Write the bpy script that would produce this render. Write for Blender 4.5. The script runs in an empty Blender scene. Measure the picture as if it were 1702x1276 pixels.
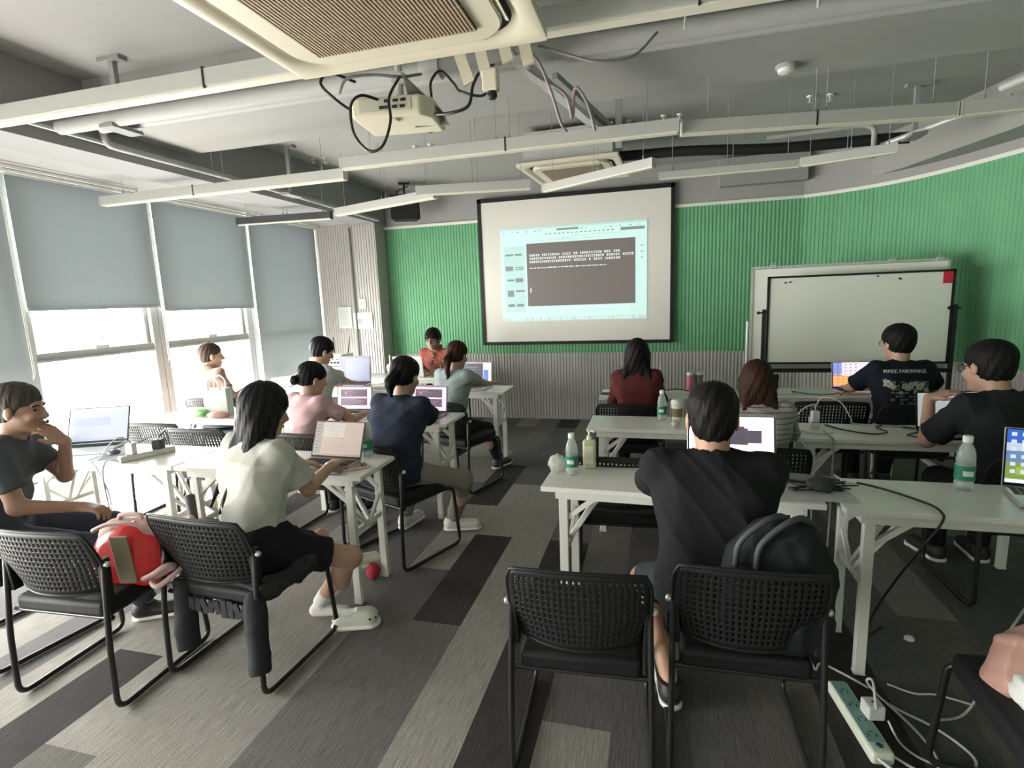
import bpy, bmesh, math, random
import numpy as np
from mathutils import Vector, Matrix
from mathutils.bvhtree import BVHTree
random.seed(7)
scene = bpy.context.scene
COL = scene.collection
PI = math.pi
def R(d): return math.radians(d)
# ---------------------------------------------------------------- camera
CAM_H = 1.62
yaw, pitch, roll = .2643, .15925, -.03762
cy_, sy_, cp_, sp_ = math.cos(yaw), math.sin(yaw), math.cos(pitch), math.sin(pitch)
fw = Vector((-sy_*cp_, cy_*cp_, -sp_)); rt = Vector((cy_, sy_, 0)); up = rt.cross(fw)
rt2 = rt*math.cos(roll) + up*math.sin(roll); up2 = up*math.cos(roll) - rt*math.sin(roll)
cam = bpy.data.objects.new('camera', bpy.data.cameras.new('camera')); COL.objects.link(cam)
cam.matrix_world = Matrix(((rt2.x, up2.x, -fw.x, 0), (rt2.y, up2.y, -fw.y, 0), (rt2.z, up2.z, -fw.z, CAM_H), (0, 0, 0, 1)))
cam.data.sensor_width = 36; cam.data.lens = 892.3/1702*36
cam.data.clip_start = .02
scene.camera = cam
# ---------------------------------------------------------------- light
world = bpy.data.worlds.new('World'); scene.world = world; world.use_nodes = True
wn = world.node_tree.nodes; wl = world.node_tree.links
bg = wn['Background']
tc = wn.new('ShaderNodeTexCoord'); sx = wn.new('ShaderNodeSeparateXYZ'); cr = wn.new('ShaderNodeValToRGB')
wl.new(tc.outputs['Generated'], sx.inputs[0]); mrg = wn.new('ShaderNodeMapRange'); mrg.inputs[1].default_value = -1; wl.new(sx.outputs['Z'], mrg.inputs[0]); wl.new(mrg.outputs[0], cr.inputs[0])
cr.color_ramp.elements[0].position = .25; cr.color_ramp.elements[0].color = (.42, .40, .38, 1)
e_ = cr.color_ramp.elements.new(.44); e_.color = (1.1, 1.05, 1.0, 1)
e_ = cr.color_ramp.elements.new(.60); e_.color = (1.1, 1.06, 1.03, 1)
cr.color_ramp.elements[-1].position = .85; cr.color_ramp.elements[-1].color = (.8, .8, .8, 1)
wl.new(cr.outputs[0], bg.inputs['Color']); bg.inputs['Strength'].default_value = 11.0
vs = scene.view_settings
vs.view_transform = 'Standard'; vs.look = 'None'; vs.gamma = 1; vs.use_curve_mapping = False
vs.exposure = 2.15
WIN_X = -4.75
def portal(y0, y1, z0, z1):
    l = bpy.data.lights.new('window_portal', 'AREA'); l.shape = 'RECTANGLE'; l.size = y1-y0; l.size_y = z1-z0
    l.cycles.is_portal = True
    o = bpy.data.objects.new('window_portal', l); COL.objects.link(o)
    o.matrix_world = Matrix(((0, 0, -1, WIN_X-.12), (1, 0, 0, (y0+y1)/2), (0, -1, 0, (z0+z1)/2), (0, 0, 0, 1)))
portal(-1.8, 6.95, .3, 2.75)
# ---------------------------------------------------------------- materials
MATS = {}
def mat(name, col, rough=.6, metal=0., spec=.5, noise=0., nscale=20., bump=0., bscale=200., emis=0., trans=0., alpha=1., stretch=None, ior=1.45, sheen=0., transl=0.):
    if name in MATS: return MATS[name]
    m = bpy.data.materials.new(name); m.use_nodes = True; n = m.node_tree.nodes; l = m.node_tree.links
    b = n['Principled BSDF']; c = tuple(col)+(1,)
    b.inputs['Base Color'].default_value = c; b.inputs['Roughness'].default_value = rough; b.inputs['Metallic'].default_value = metal
    b.inputs['Specular IOR Level'].default_value = spec; b.inputs['IOR'].default_value = ior
    if trans: b.inputs['Transmission Weight'].default_value = trans
    if sheen: b.inputs['Sheen Weight'].default_value = sheen
    if alpha < 1: b.inputs['Alpha'].default_value = alpha
    co = n.new('ShaderNodeTexCoord'); src = co.outputs['Object']
    if stretch:
        mp = n.new('ShaderNodeMapping'); mp.inputs['Scale'].default_value = stretch; l.new(src, mp.inputs[0]); src = mp.outputs[0]
    if noise:
        t = n.new('ShaderNodeTexNoise'); t.inputs['Scale'].default_value = nscale; t.inputs['Detail'].default_value = 4; l.new(src, t.inputs[0])
        mx = n.new('ShaderNodeMix'); mx.data_type = 'RGBA'; l.new(t.outputs[0], mx.inputs[0])
        mx.inputs[6].default_value = tuple(max(0, x*(1-noise)) for x in col)+(1,); mx.inputs[7].default_value = tuple(min(1, x*(1+noise)) for x in col)+(1,)
        l.new(mx.outputs[2], b.inputs['Base Color'])
        if emis: l.new(mx.outputs[2], b.inputs['Emission Color'])
    if bump:
        t2 = n.new('ShaderNodeTexNoise'); t2.inputs['Scale'].default_value = bscale; l.new(src, t2.inputs[0])
        bp = n.new('ShaderNodeBump'); bp.inputs['Strength'].default_value = bump; bp.inputs['Distance'].default_value = .004; l.new(t2.outputs[0], bp.inputs['Height']); l.new(bp.outputs[0], b.inputs['Normal'])
    if emis:
        b.inputs['Emission Strength'].default_value = emis; b.inputs['Emission Color'].default_value = c
    if transl:
        tr = n.new('ShaderNodeBsdfTranslucent'); tr.inputs[0].default_value = c; ms = n.new('ShaderNodeMixShader'); ms.inputs[0].default_value = transl
        l.new(b.outputs[0], ms.inputs[1]); l.new(tr.outputs[0], ms.inputs[2]); l.new(ms.outputs[0], n['Material Output'].inputs[0])
    MATS[name] = m; return m
def sc(name, col, e=1.):   # lit screen colour
    return mat(name, tuple(c*.5 for c in col), .4, emis=e*.52)
# ---------------------------------------------------------------- mesh builder
def rotm(rx=0, ry=0, rz=0): return (Matrix.Rotation(R(rz), 3, 'Z') @ Matrix.Rotation(R(ry), 3, 'Y') @ Matrix.Rotation(R(rx), 3, 'X'))
class MB:
    def __init__(s): s.v = []; s.f = []; s.m = []; s.cur = 0
    def add(s, vs_, fs):
        n = len(s.v); s.v += [tuple(x) for x in vs_]; s.f += [tuple(i+n for i in f) for f in fs]; s.m += [s.cur]*len(fs); return s
    def box(s, c, d, r=None, taper=1.):
        c = Vector(c); q = []
        for z in (-.5, .5):
            k = taper if z > 0 else 1
            for x, y in ((-.5, -.5), (.5, -.5), (.5, .5), (-.5, .5)):
                p = Vector((x*d[0]*k, y*d[1]*k, z*d[2])); q.append((r @ p if r else p)+c)
        return s.add(q, [(0, 3, 2, 1), (4, 5, 6, 7), (0, 1, 5, 4), (1, 2, 6, 5), (2, 3, 7, 6), (3, 0, 4, 7)])
    def bar(s, a, b, w, h, upv=(0, 0, 1)):
        a = Vector(a); b = Vector(b); d = (b-a).normalized(); u = Vector(upv)
        if abs(d.dot(u)) > .99: u = Vector((0, 1, 0))
        x = d.cross(u).normalized(); y = x.cross(d)
        q = [p+x*i*w/2+y*j*h/2 for p in (a, b) for i, j in ((-1, -1), (1, -1), (1, 1), (-1, 1))]
        return s.add(q, [(0, 1, 2, 3), (7, 6, 5, 4), (0, 4, 5, 1), (1, 5, 6, 2), (2, 6, 7, 3), (3, 7, 4, 0)])
    def tube(s, path, r, n=8, caps=True, closed=False):
        P = [Vector(p) for p in path]; m = len(P); rr = r if isinstance(r, (list, tuple)) else [r]*m
        T = []
        for i in range(m):
            a = P[i-1] if (i > 0 or closed) else P[i]; b = P[(i+1) % m] if (i < m-1 or closed) else P[i]
            T.append((b-a).normalized())
        u = Vector((0, 0, 1)) if abs(T[0].z) < .9 else Vector((1, 0, 0)); x = T[0].cross(u).normalized(); q = []
        for i in range(m):
            x = (x-T[i]*x.dot(T[i])).normalized(); y = T[i].cross(x)
            for k in range(n):
                a = 2*PI*k/n; q.append(P[i]+(x*math.cos(a)+y*math.sin(a))*rr[i])
        f = []
        for i in range(m if closed else m-1):
            j = (i+1) % m
            for k in range(n): f.append((i*n+k, i*n+(k+1) % n, j*n+(k+1) % n, j*n+k))
        if caps and not closed: f += [tuple(range(n))[::-1], tuple((m-1)*n+k for k in range(n))]
        return s.add(q, f)
    def lathe(s, prof, c=(0, 0, 0), n=20, r=None, capb=True, capt=True):
        c = Vector(c); q = []
        for (rad, z) in prof:
            for k in range(n):
                a = 2*PI*k/n; p = Vector((rad*math.cos(a), rad*math.sin(a), z)); q.append((r @ p if r else p)+c)
        m = len(prof); f = [(i*n+k, i*n+(k+1) % n, (i+1)*n+(k+1) % n, (i+1)*n+k) for i in range(m-1) for k in range(n)]
        if capb: f.append(tuple(range(n))[::-1])
        if capt: f.append(tuple((m-1)*n+k for k in range(n)))
        return s.add(q, f)
    def prism(s, poly, z0, z1, r=None, c=(0, 0, 0)):
        n = len(poly); c = Vector(c)
        q = [Vector((x, y, z)) for z in (z0, z1) for x, y in poly]; q = [(r @ p if r else p)+c for p in q]
        return s.add(q, [tuple(range(n))[::-1], tuple(range(n, 2*n))]+[(k, (k+1) % n, n+(k+1) % n, n+k) for k in range(n)])
    def ball(s, c, r, n=12):
        if not isinstance(r, (tuple, list)): r = (r, r, r)
        pr = [(max(1e-4, math.sin(PI*i/n)), -math.cos(PI*i/n)) for i in range(n+1)]
        q = [Vector((c[0]+a*math.cos(2*PI*k/n)*r[0], c[1]+a*math.sin(2*PI*k/n)*r[1], c[2]+z*r[2])) for a, z in pr for k in range(n)]
        return s.add(q, [(i*n+k, i*n+(k+1) % n, (i+1)*n+(k+1) % n, (i+1)*n+k) for i in range(n) for k in range(n)])
    def quad(s, a, b, c, d): return s.add([a, b, c, d], [(0, 1, 2, 3)])
    def use(s, i): s.cur = i; return s
    def build(s, name, mats, parent=None, smooth=False, bev=0, segs=2, sub=0, solid=0):
        me = bpy.data.meshes.new(name); me.from_pydata([tuple(v) for v in s.v], [], s.f)
        if not isinstance(mats, (list, tuple)): mats = [mats]
        for m in mats: me.materials.append(m)
        me.polygons.foreach_set('material_index', s.m)
        if smooth:
            me.polygons.foreach_set('use_smooth', [True]*len(s.f))
            if smooth != 'all':
                try: me.set_sharp_from_angle(angle=R(40))
                except Exception: pass
        me.update()
        o = bpy.data.objects.new(name, me); COL.objects.link(o)
        if parent: o.parent = parent
        if solid: md = o.modifiers.new('so', 'SOLIDIFY'); md.thickness = solid; md.offset = 0
        if bev: md = o.modifiers.new('bv', 'BEVEL'); md.width = bev; md.segments = segs; md.limit_method = 'ANGLE'; md.angle_limit = R(40)
        if sub: md = o.modifiers.new('ss', 'SUBSURF'); md.levels = sub; md.render_levels = sub
        return o
def tag(o, label=None, cat=None, group=None, kind=None):
    if label: o['label'] = label
    if cat: o['category'] = cat
    if group: o['group'] = group
    if kind: o['kind'] = kind
    return o
def thing(name, label, cat, loc=(0, 0, 0), rz=0, group=None):
    o = bpy.data.objects.new(name, None); COL.objects.link(o); o.location = loc; o.rotation_euler = (0, 0, R(rz)); o.empty_display_size = .1
    return tag(o, label, cat, group)
def copy_tree(o, parent=None):
    c = o.copy(); COL.objects.link(c); c.parent = parent
    for ch in list(o.children): copy_tree(ch, c)
    return c
def spline(pts, n=8):
    P = [Vector(p) for p in pts]; P = [P[0]*2-P[1]]+P+[P[-1]*2-P[-2]]; out = []
    for i in range(1, len(P)-2):
        a, b, c, d = P[i-1:i+3]
        for k in range(n):
            t = k/n; out.append(.5*((2*b)+(c-a)*t+(2*a-5*b+4*c-d)*t*t+(3*b-a-3*c+d)*t**3))
    out.append(P[-2]); return out
def fillet(pts, r, n=5):
    P = [Vector(p) for p in pts]; out = [P[0]]
    for i in range(1, len(P)-1):
        a = (P[i-1]-P[i]); b = (P[i+1]-P[i]); rr = min(r, a.length*.45, b.length*.45); a = a.normalized()*rr; b = b.normalized()*rr
        for k in range(n+1):
            t = k/n; out.append(P[i]+a*(1-t)**2+b*t**2)
    out.append(P[-1]); return out
def struct(o): o['kind'] = 'structure'; return o
# common materials
M_white = mat('table_white', (.74, .74, .70), .25, noise=.04, nscale=6)
M_legw = mat('leg_white', (.70, .70, .65), .4, noise=.05)
M_black = mat('black_plastic', (.013, .014, .015), .5, spec=.3)
M_blackm = mat('black_metal', (.013, .013, .014), .35, spec=.6)
M_cush = mat('black_cushion', (.010, .010, .012), .6, spec=.3, bump=.2, bscale=500)
M_silver = mat('silver', (.55, .55, .56), .35, .6)
M_alu = mat('aluminium', (.6, .6, .58), .4, .3)
M_cream = mat('cream_plastic', (.70, .64, .50), .4)
M_dark = mat('dark_gap', (.012, .012, .013), .6)
M_wcable = mat('white_cable', (.6, .6, .56), .4)
M_bcable = mat('black_cable', (.015, .015, .016), .4)
# ================================================================ ROOM
def carpet_mat():
    m = bpy.data.materials.new('carpet'); m.use_nodes = True; n = m.node_tree.nodes; l = m.node_tree.links; b = n['Principled BSDF']
    b.inputs['Roughness'].default_value = .95; b.inputs['Specular IOR Level'].default_value = .1
    at = n.new('ShaderNodeAttribute'); at.attribute_name = 'tone'
    co = n.new('ShaderNodeTexCoord'); mp = n.new('ShaderNodeMapping'); mp.inputs['Scale'].default_value = (150, 9, 1); l.new(co.outputs['Object'], mp.inputs[0])
    t = n.new('ShaderNodeTexNoise'); t.inputs['Scale'].default_value = 1; t.inputs['Detail'].default_value = 5; l.new(mp.outputs[0], t.inputs[0])
    t2 = n.new('ShaderNodeTexNoise'); t2.inputs['Scale'].default_value = 260; t2.inputs['Detail'].default_value = 3; l.new(co.outputs['Object'], t2.inputs[0])
    ad = n.new('ShaderNodeMath'); ad.operation = 'ADD'; l.new(t.outputs[0], ad.inputs[0]); l.new(t2.outputs[0], ad.inputs[1])
    mr = n.new('ShaderNodeMapRange'); mr.inputs[1].default_value = .65; mr.inputs[2].default_value = 1.35; mr.inputs[3].default_value = .6; mr.inputs[4].default_value = 1.4; l.new(ad.outputs[0], mr.inputs[0])
    mx = n.new('ShaderNodeMix'); mx.data_type = 'RGBA'; mx.blend_type = 'MULTIPLY'; mx.inputs[0].default_value = 1; l.new(at.outputs['Color'], mx.inputs[6]); l.new(mr.outputs[0], mx.inputs[7]); l.new(mx.outputs[2], b.inputs['Base Color'])
    bp = n.new('ShaderNodeBump'); bp.inputs['Strength'].default_value = .5; bp.inputs['Distance'].default_value = .004; l.new(ad.outputs[0], bp.inputs['Height']); l.new(bp.outputs[0], b.inputs['Normal'])
    return m
def build_floor():
    rnd = random.Random(3); vs_, fs, cols = [], [], []
    base = (.27, .255, .228)
    dark = {(11, 0), (6, 1), (6, 5), (7, 3), (4, 1), (4, 0), (3, 3), (13, 2), (-1, 1), (1, 4), (-3, 0)}
    mid = {(7, 0), (7, 1), (6, 0), (6, -1), (3, 1), (2, 0), (2, 1), (1, 0), (1, 1), (8, 1), (10, 2), (4, 2), (13, 0), (13, 1), (12, 1), (0, 1), (7, 4), (-1, 0), (-2, 1), (-2, 2), (0, 2), (1, 2), (6, 3), (8, 2), (9, 2)}
    lite = {(10, 0), (10, 1), (9, 1), (9, 0), (8, 0), (12, 0), (11, 1), (5, 0), (5, 1), (3, 0), (7, 2), (6, 2), (5, 2), (5, 3)}
    for k in range(-17, 19):
        x1 = .37-.2625*(k-1)-.2625; x0 = x1
        x0 = .37-.2625*(k+0)-.0; x0 = .37-.2625*k
        ph = 1.80 if k % 2 else 2.31
        for n_ in range(-4, 7):
            ye = ph+1.03*(n_-0); ys = ye-1.03
            a = max(ys, -1.8); b_ = min(ye, 7.1)
            if b_ <= a: continue
            i = len(vs_); xa, xb = x0, x0+.2625
            vs_ += [(xa, a, 0), (xb, a, 0), (xb, b_, 0), (xa, b_, 0)]; fs.append((i, i+1, i+2, i+3))
            key = (k, n_)
            f = .17 if key in dark else .48 if key in mid else .95 if key in lite else rnd.choice([.5, .62, .75, .85, .4])
            t = rnd.uniform(.93, 1.07)
            cols.append((base[0]*f*t, base[1]*f*t, base[2]*f*t*(1.12 if f < .5 else 1)))
    me = bpy.data.meshes.new('floor'); me.from_pydata(vs_, [], fs); me.materials.append(carpet_mat())
    ca = me.color_attributes.new('tone', 'FLOAT_COLOR', 'CORNER')
    for p, c in zip(me.polygons, cols):
        for li in p.loop_indices: ca.data[li].color = c+(1,)
    o = bpy.data.objects.new('floor', me); COL.objects.link(o); return struct(o)
build_floor()
M_ceil = mat('ceiling_paint', (.34, .335, .315), .85, noise=.05, nscale=3)
M_beam = mat('beam_paint', (.29, .29, .285), .8, noise=.05, nscale=4)
M_soff = mat('soffit_white', (.36, .36, .35), .8)
M_wallg = mat('wall_grey', (.32, .31, .30), .8, noise=.04, nscale=3)
M_green = mat('panel_green', (.145, .37, .20), .75, noise=.12, nscale=5, bump=.4, bscale=90)
M_grey = mat('panel_grey', (.42, .405, .385), .75, noise=.08, nscale=5, bump=.3, bscale=90)
M_trim = mat('trim_white', (.72, .72, .66), .6)
M_pipe = mat('pipe_grey', (.40, .40, .385), .6, noise=.05)
struct(MB().box((0, 2.7, 3.15), (10.2, 9.4, .1)).build('ceiling', M_ceil))
struct(MB().box((-4.38, 2.55, 2.77), (.86, 8.9, .1)).build('ceiling_soffit', M_soff))
struct(MB().box((-3.765, 2.55, 2.88), (.37, 8.9, .44)).build('ceiling_beam', M_beam))
struct(MB().box((.2, 3.295, 2.965), (7.56, .79, .27)).build('ceiling_beam', M_ceil))
# curved wall path
def wall_path():
    P = [(-3.60, 6.92), (1.60, 6.92), (1.66, 6.90), (1.9, 6.78), (2.18, 6.57), (2.37, 6.35), (2.51, 6.13), (2.63, 5.87), (2.72, 5.62), (2.82, 5.33), (2.93, 4.9), (3.04, 4.3), (3.12, 3.6), (3.17, 2.8), (3.2, 2.0), (3.2, -1.6)]
    return P
def resample(P, step):
    out = [Vector((*P[0], 0))]; acc = 0
    for a, b in zip(P, P[1:]):
        a = Vector((*a, 0)); b = Vector((*b, 0)); L = (b-a).length; d = (b-a)/L; t = step-acc
        while t <= L: out.append(a+d*t); t += step
        acc = L-(t-step)
    out.append(Vector((*P[-1], 0))); return out
def corrug(name, P, z0, z1, m, pitch=.042, depth=.0065):
    q = resample(P, pitch/6); mb = MB(); vs_ = []
    prof = [0, 0, 0, 1, 1, 1]
    for i, p in enumerate(q):
        a = q[max(0, i-1)]; b = q[min(len(q)-1, i+1)]; t = (b-a).normalized(); nrm = Vector((t.y, -t.x, 0))
        w = depth*(prof[i % 6]); vs_ += [p+nrm*(.004+w)+Vector((0, 0, z0)), p+nrm*(.004+w)+Vector((0, 0, z1))]
    n = len(q); mb.add(vs_, [(2*i, 2*i+2, 2*i+3, 2*i+1) for i in range(n-1)]); return struct(mb.build(name, m))
def wallribbon(name, P, z0, z1, m, off=0, th=.0):
    q = resample(P, .1); vs_ = []
    for i, p in enumerate(q):
        a = q[max(0, i-1)]; b = q[min(len(q)-1, i+1)]; t = (b-a).normalized(); nrm = Vector((t.y, -t.x, 0))
        for o_, z in ((off, z0), (off, z1), (off+th, z1), (off+th, z0)): vs_.append(p+nrm*o_+Vector((0, 0, z)))
    n = len(q); f = []
    for i in range(n-1):
        for k in range(4): f.append((4*i+k, 4*i+(k+1) % 4, 4*i+4+(k+1) % 4, 4*i+4+k))
    return struct(MB().add(vs_, f).build(name, m))
WP = wall_path()
wallribbon('wall_front', WP, -.05, 3.1, M_wallg, -.12, .12)
corrug('wall_panel_green', WP, .887, 2.60, M_green)
corrug('wall_panel_grey', WP, .0, .887, M_grey, .04, .008)
wallribbon('trim_1', WP, 2.60, 2.635, M_trim, .0, .022)
struct(MB().box((-4.3, 6.97, 1.33), (1.4, .1, 2.76)).build('wall_front', M_wallg))
corrug('wall_panel_grey', [(-4.75, 6.91), (-3.96, 6.91)], 0, 2.715, M_grey, .04, .008)
# column
struct(MB().box((-3.78, 6.8, 1.55), (.35, .31, 3.1)).build('column', M_grey))
corrug('column_cladding', [(-3.965, 6.635), (-3.595, 6.635)], 0, 3.095, M_grey, .04, .008)
corrug('column_cladding', [(-3.595, 6.635), (-3.595, 6.91)][::-1], 0, 3.095, M_grey, .04, .008).scale = (1, 1, 1)
struct(MB().box((-.8, -1.75, 1.5), (8.4, .1, 3.3)).build('wall_back', mat('wall_pale', (.62, .61, .58), .8)))
# right upper soffit following the curved wall
def soffit_right():
    inner = [(1.75, 6.9), (2.05, 6.72), (2.22, 6.5), (2.32, 6.2), (2.42, 5.7), (2.55, 5.1), (2.68, 4.3), (2.8, 3.2), (2.82, 2.0), (2.82, -1.6)]
    outer = [(3.3, -1.6), (3.3, 6.9)]
    struct(MB().prism(inner+outer, 2.72, 3.1).build('ceiling_beam', M_ceil))
soffit_right()
# window wall
M_frame = mat('window_frame', (.26, .26, .25), .45, noise=.04)
M_blind = mat('roller_blind', (.33, .36, .37), .9, transl=.22, bump=.1, bscale=900)
def glass_mat():
    m = bpy.data.materials.new('window_glass'); m.use_nodes = True; n = m.node_tree.nodes; l = m.node_tree.links
    n.remove(n['Principled BSDF']); t = n.new('ShaderNodeBsdfTransparent'); g = n.new('ShaderNodeBsdfGlossy'); g.inputs['Roughness'].default_value = .03
    t.inputs[0].default_value = (.93, .95, .94, 1)
    mx = n.new('ShaderNodeMixShader'); mx.inputs[0].default_value = .05; l.new(t.outputs[0], mx.inputs[1]); l.new(g.outputs[0], mx.inputs[2]); l.new(mx.outputs[0], n['Material Output'].inputs[0]); return m
M_glass = glass_mat()
Ys = [-1.70, -.45, .65, 1.86, 3.06, 4.27, 5.55, 6.90]
struct(MB().box((-4.86, 2.6, .13), (.24, 8.7, .34)).build('wall_left', mat('kerb_white', (.55, .56, .54), .6)))
struct(MB().box((-4.83, 2.6, 2.93), (.1, 9.0, .46)).build('wall_left', M_wallg))
zb = {0: 1.66, 1: 1.66, 2: 1.67, 3: 1.0, 4: 1.665, 5: 1.625, 6: .55}
for i in range(7):
    y0, y1 = Ys[i], Ys[i+1]; root = struct(thing('window_%d' % (i+1), None, None, (WIN_X, (y0+y1)/2, .3))); h = (y1-y0)/2
    f = MB()
    for s in (-1, 1): f.box((-.06, s*(h-.04), 1.22), (.12, .075, 2.42))
    f.box((-.06, 0, .03), (.12, 2*h-.15, .06)); f.box((-.06, 0, 2.42), (.12, 2*h-.15, .08))
    f.build('window_frame', M_frame, root, bev=.004)
    f = MB(); f.box((-.05, 0, .985), (.07, 2*h-.15, .065)); f.box((-.02, 0, .95), (.03, 2*h-.15, .02)); 
    f.box((-.07, h-.10, 1.7), (.05, .035, 1.4)); f.box((-.07, -h+.10, 1.7), (.05, .035, 1.4)); f.build('transom', M_frame, root, bev=.004)
    MB().box((-.08, 0, 1.22), (.006, 2*h-.15, 2.34)).build('pane', M_glass, root)
    hd = MB(); hd.box((.0, .0, 1.03), (.03, .12, .03)); hd.tube(fillet([(.0, 0, 1.03), (.03, 0, 1.07), (.03, -.03, 1.11), (.03, .03, 1.12)], .02), .008)
    hd.build('handle', M_silver, root, bev=.003)
    # blind
    b = thing('roller_blind', {4: 'wide grey green roller blind half lowered over the leftmost fully visible window', 5: 'grey green roller blind half lowered, second window from the far corner', 6: 'grey green roller blind lowered nearly to the sill beside the far corner', 3: 'roller blind cut by the left edge of the photo'}.get(i, 'roller blind over the window row behind the viewer'), 'roller blind', (WIN_X+.07, (y0+y1)/2, 2.68), 0, 'roller blinds on the window wall')
    w = 2*h-.045
    MB().box((0, 0, (zb[i]-2.68)/2), (.004, w, 2.68-zb[i])).build('fabric', M_blind, b)
    MB().tube([(0, -w/2, .012), (0, w/2, .012)], .027, 12).build('roller', M_blind, b, smooth=True)
    MB().box((.002, 0, zb[i]-2.68), (.014, w, .022)).build('bottom_bar', mat('bar_grey', (.33, .35, .34), .6), b)
    if i >= 3:
        ch = MB(); ch.tube([(.025, h-.035, -.02), (.025, h-.03, -1.5), (.035, h-.045, -1.55), (.045, h-.03, -1.5), (.04, h-.035, -.02)], .003, 5); ch.build('pull_cord', M_wcable, b)
# curtain rails (bright aluminium channels under the soffit)
for (a, b_) in ((-1.5, 4.05), (4.22, 5.45), (5.55, 6.85)):
    r = MB(); r.box((0, (a+b_)/2, 0), (.022, b_-a, .018)); r.box((.0, a+.02, .03), (.02, .02, .05)); r.box((.0, b_-.05, .03), (.02, .02, .05))
    o = r.build('curtain_rail', mat('rail', (.8, .78, .68), .3, .2)); o.location = (-4.5, 0, 2.655)
    tag(o, {-1.5: 'long pale curtain rail under the soffit above the nearest window', 4.22: 'pale curtain rail above the middle roller blind', 5.55: 'short pale curtain rail above the blind in the far corner'}[a], 'curtain rail')
    o = MB().box((0, (a+b_)/2, 0), (.022, b_-a, .018)).build('curtain_track', mat('rail2', (.8, .8, .76), .3, .2)); o.location = (-4.58, 0, 2.703)
    tag(o, {-1.5: 'slim white track beside the long curtain rail of the nearest window', 4.22: 'slim white track just outside the middle curtain rail', 5.55: 'slim white track just outside the far corner curtain rail'}[a], 'curtain track')

# ---------------------------------------------------------------- projection screen
ps = thing('projection_screen', 'large white projection screen with black border on the green wall', 'projection screen', (-1.01, 6.87, 1.94))
MB().box((0, 0, 0), (2.44, .02, 1.86)).build('screen_fabric', mat('screen_fabric', (.70, .68, .63), .8), ps)
f = MB()
for a in (-1, 1): f.box((a*1.2, -.012, 0), (.045, .02, 1.87))
f.box((0, -.012, .915), (2.44, .02, .05)); f.box((0, -.012, -.915), (2.44, .025, .04)); f.build('border', M_black, ps)
im = thing('projected_picture', 'projected desktop picture with a dark text window on the white screen', 'projected picture', (-1.02, 6.852, 1.90))
IW, IH = 1.83, 1.175
E_pale = sc('proj_pale', (.42, .60, .55), 1.05); E_pale2 = sc('proj_pale2', (.34, .5, .47), 1.0); E_dark = sc('proj_grey', (.115, .102, .092), 1.0); E_txt = sc('proj_text', (.62, .66, .62), 1.1); E_mid = sc('proj_mid', (.16, .19, .18), 1.0)
def P2(mb, u0, v0, u1, v1, k=1):
    y = -.0025*k; mb.quad(((u0-.5)*IW, y, (.5-v1)*IH), ((u1-.5)*IW, y, (.5-v1)*IH), ((u1-.5)*IW, y, (.5-v0)*IH), ((u0-.5)*IW, y, (.5-v0)*IH)); return mb
P2(MB(), 0, 0, 1, 1, 0).build('desktop', E_pale, im)
tb = MB(); P2(tb, 0, 0, 1, .022); P2(tb, 0, .965, 1, 1); P2(tb, .02, .19, .17, .90)
tb.build('toolbars', E_pale2, im)
P2(MB(), .185, .17, .925, .84, 2).build('text_window', E_dark, im)
rnd = random.Random(5); tx = MB()
for row, (v, u1) in enumerate(((.285, .82), (.32, .9), (.355, .82))):
    u = .205
    while u < u1:
        w = rnd.uniform(.009, .0125)
        if rnd.random() > .07:
            P2(tx, u, v, u+w, v+.006, 3); P2(tx, u+w*.3, v, u+w*.55, v+.022, 3); P2(tx, u, v+.017, u+w, v+.021, 3)
            if rnd.random() > .4: P2(tx, u, v+.009, u+w, v+.013, 3)
        u += w+.004
u = .205
while u < .72:
    w = rnd.uniform(.006, .03); P2(tx, u, .425+rnd.uniform(0, .004), u+w, .435, 3); u += w+.006
P2(tx, .205, .64, .212, .69, 3); tx.build('text_rows', E_txt, im)
td = MB(); rnd = random.Random(9)
for c in range(3, 19): P2(td, .23+c*.03, .075, .245+c*.03, .085, 2)
for c in range(30):
    u = .02+c*.032
    if rnd.random() > .35: P2(td, u, .04, u+rnd.uniform(.006, .022), .047, 2)
P2(td, .40, .03, .55, .05, 2); P2(td, .83, .062, .985, .092, 2)
for u, v, w, h in ((.03, .27, .06, .02), (.1, .27, .05, .02), (.03, .40, .055, .05), (.1, .41, .06, .01), (.1, .43, .06, .01), (.04, .54, .05, .02), (.1, .53, .055, .045), (.04, .66, .045, .07), (.1, .66, .065, .02), (.04, .81, .05, .03), (.105, .81, .05, .03), (.96, .25, .015, .01), (.96, .31, .015, .01), (.96, .37, .015, .01)): P2(td, u, v, u+w, v+h, 2)
for c in range(8): P2(td, .22+rnd.uniform(0, .5), .11+c*.0055, .5+rnd.uniform(0, .4), .112+c*.0055, 2) if c % 3 == 0 else None
tag(td.build('interface_marks', E_mid, im), kind='stuff')
ic = MB()
for c in range(46):
    u = .03+c*.02
    if rnd.random() > .2: P2(ic, u, .972, u+.011, .992, 3)
P2(ic, .42, .86, .88, .868, 2); P2(ic, .42, .93, .88, .935, 2); P2(ic, .42, .86, .425, .935, 2); P2(ic, .875, .86, .88, .935, 2)
ic.build('dock_icons', sc('proj_icons', (.55, .7, .6), 1.1), im)

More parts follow.
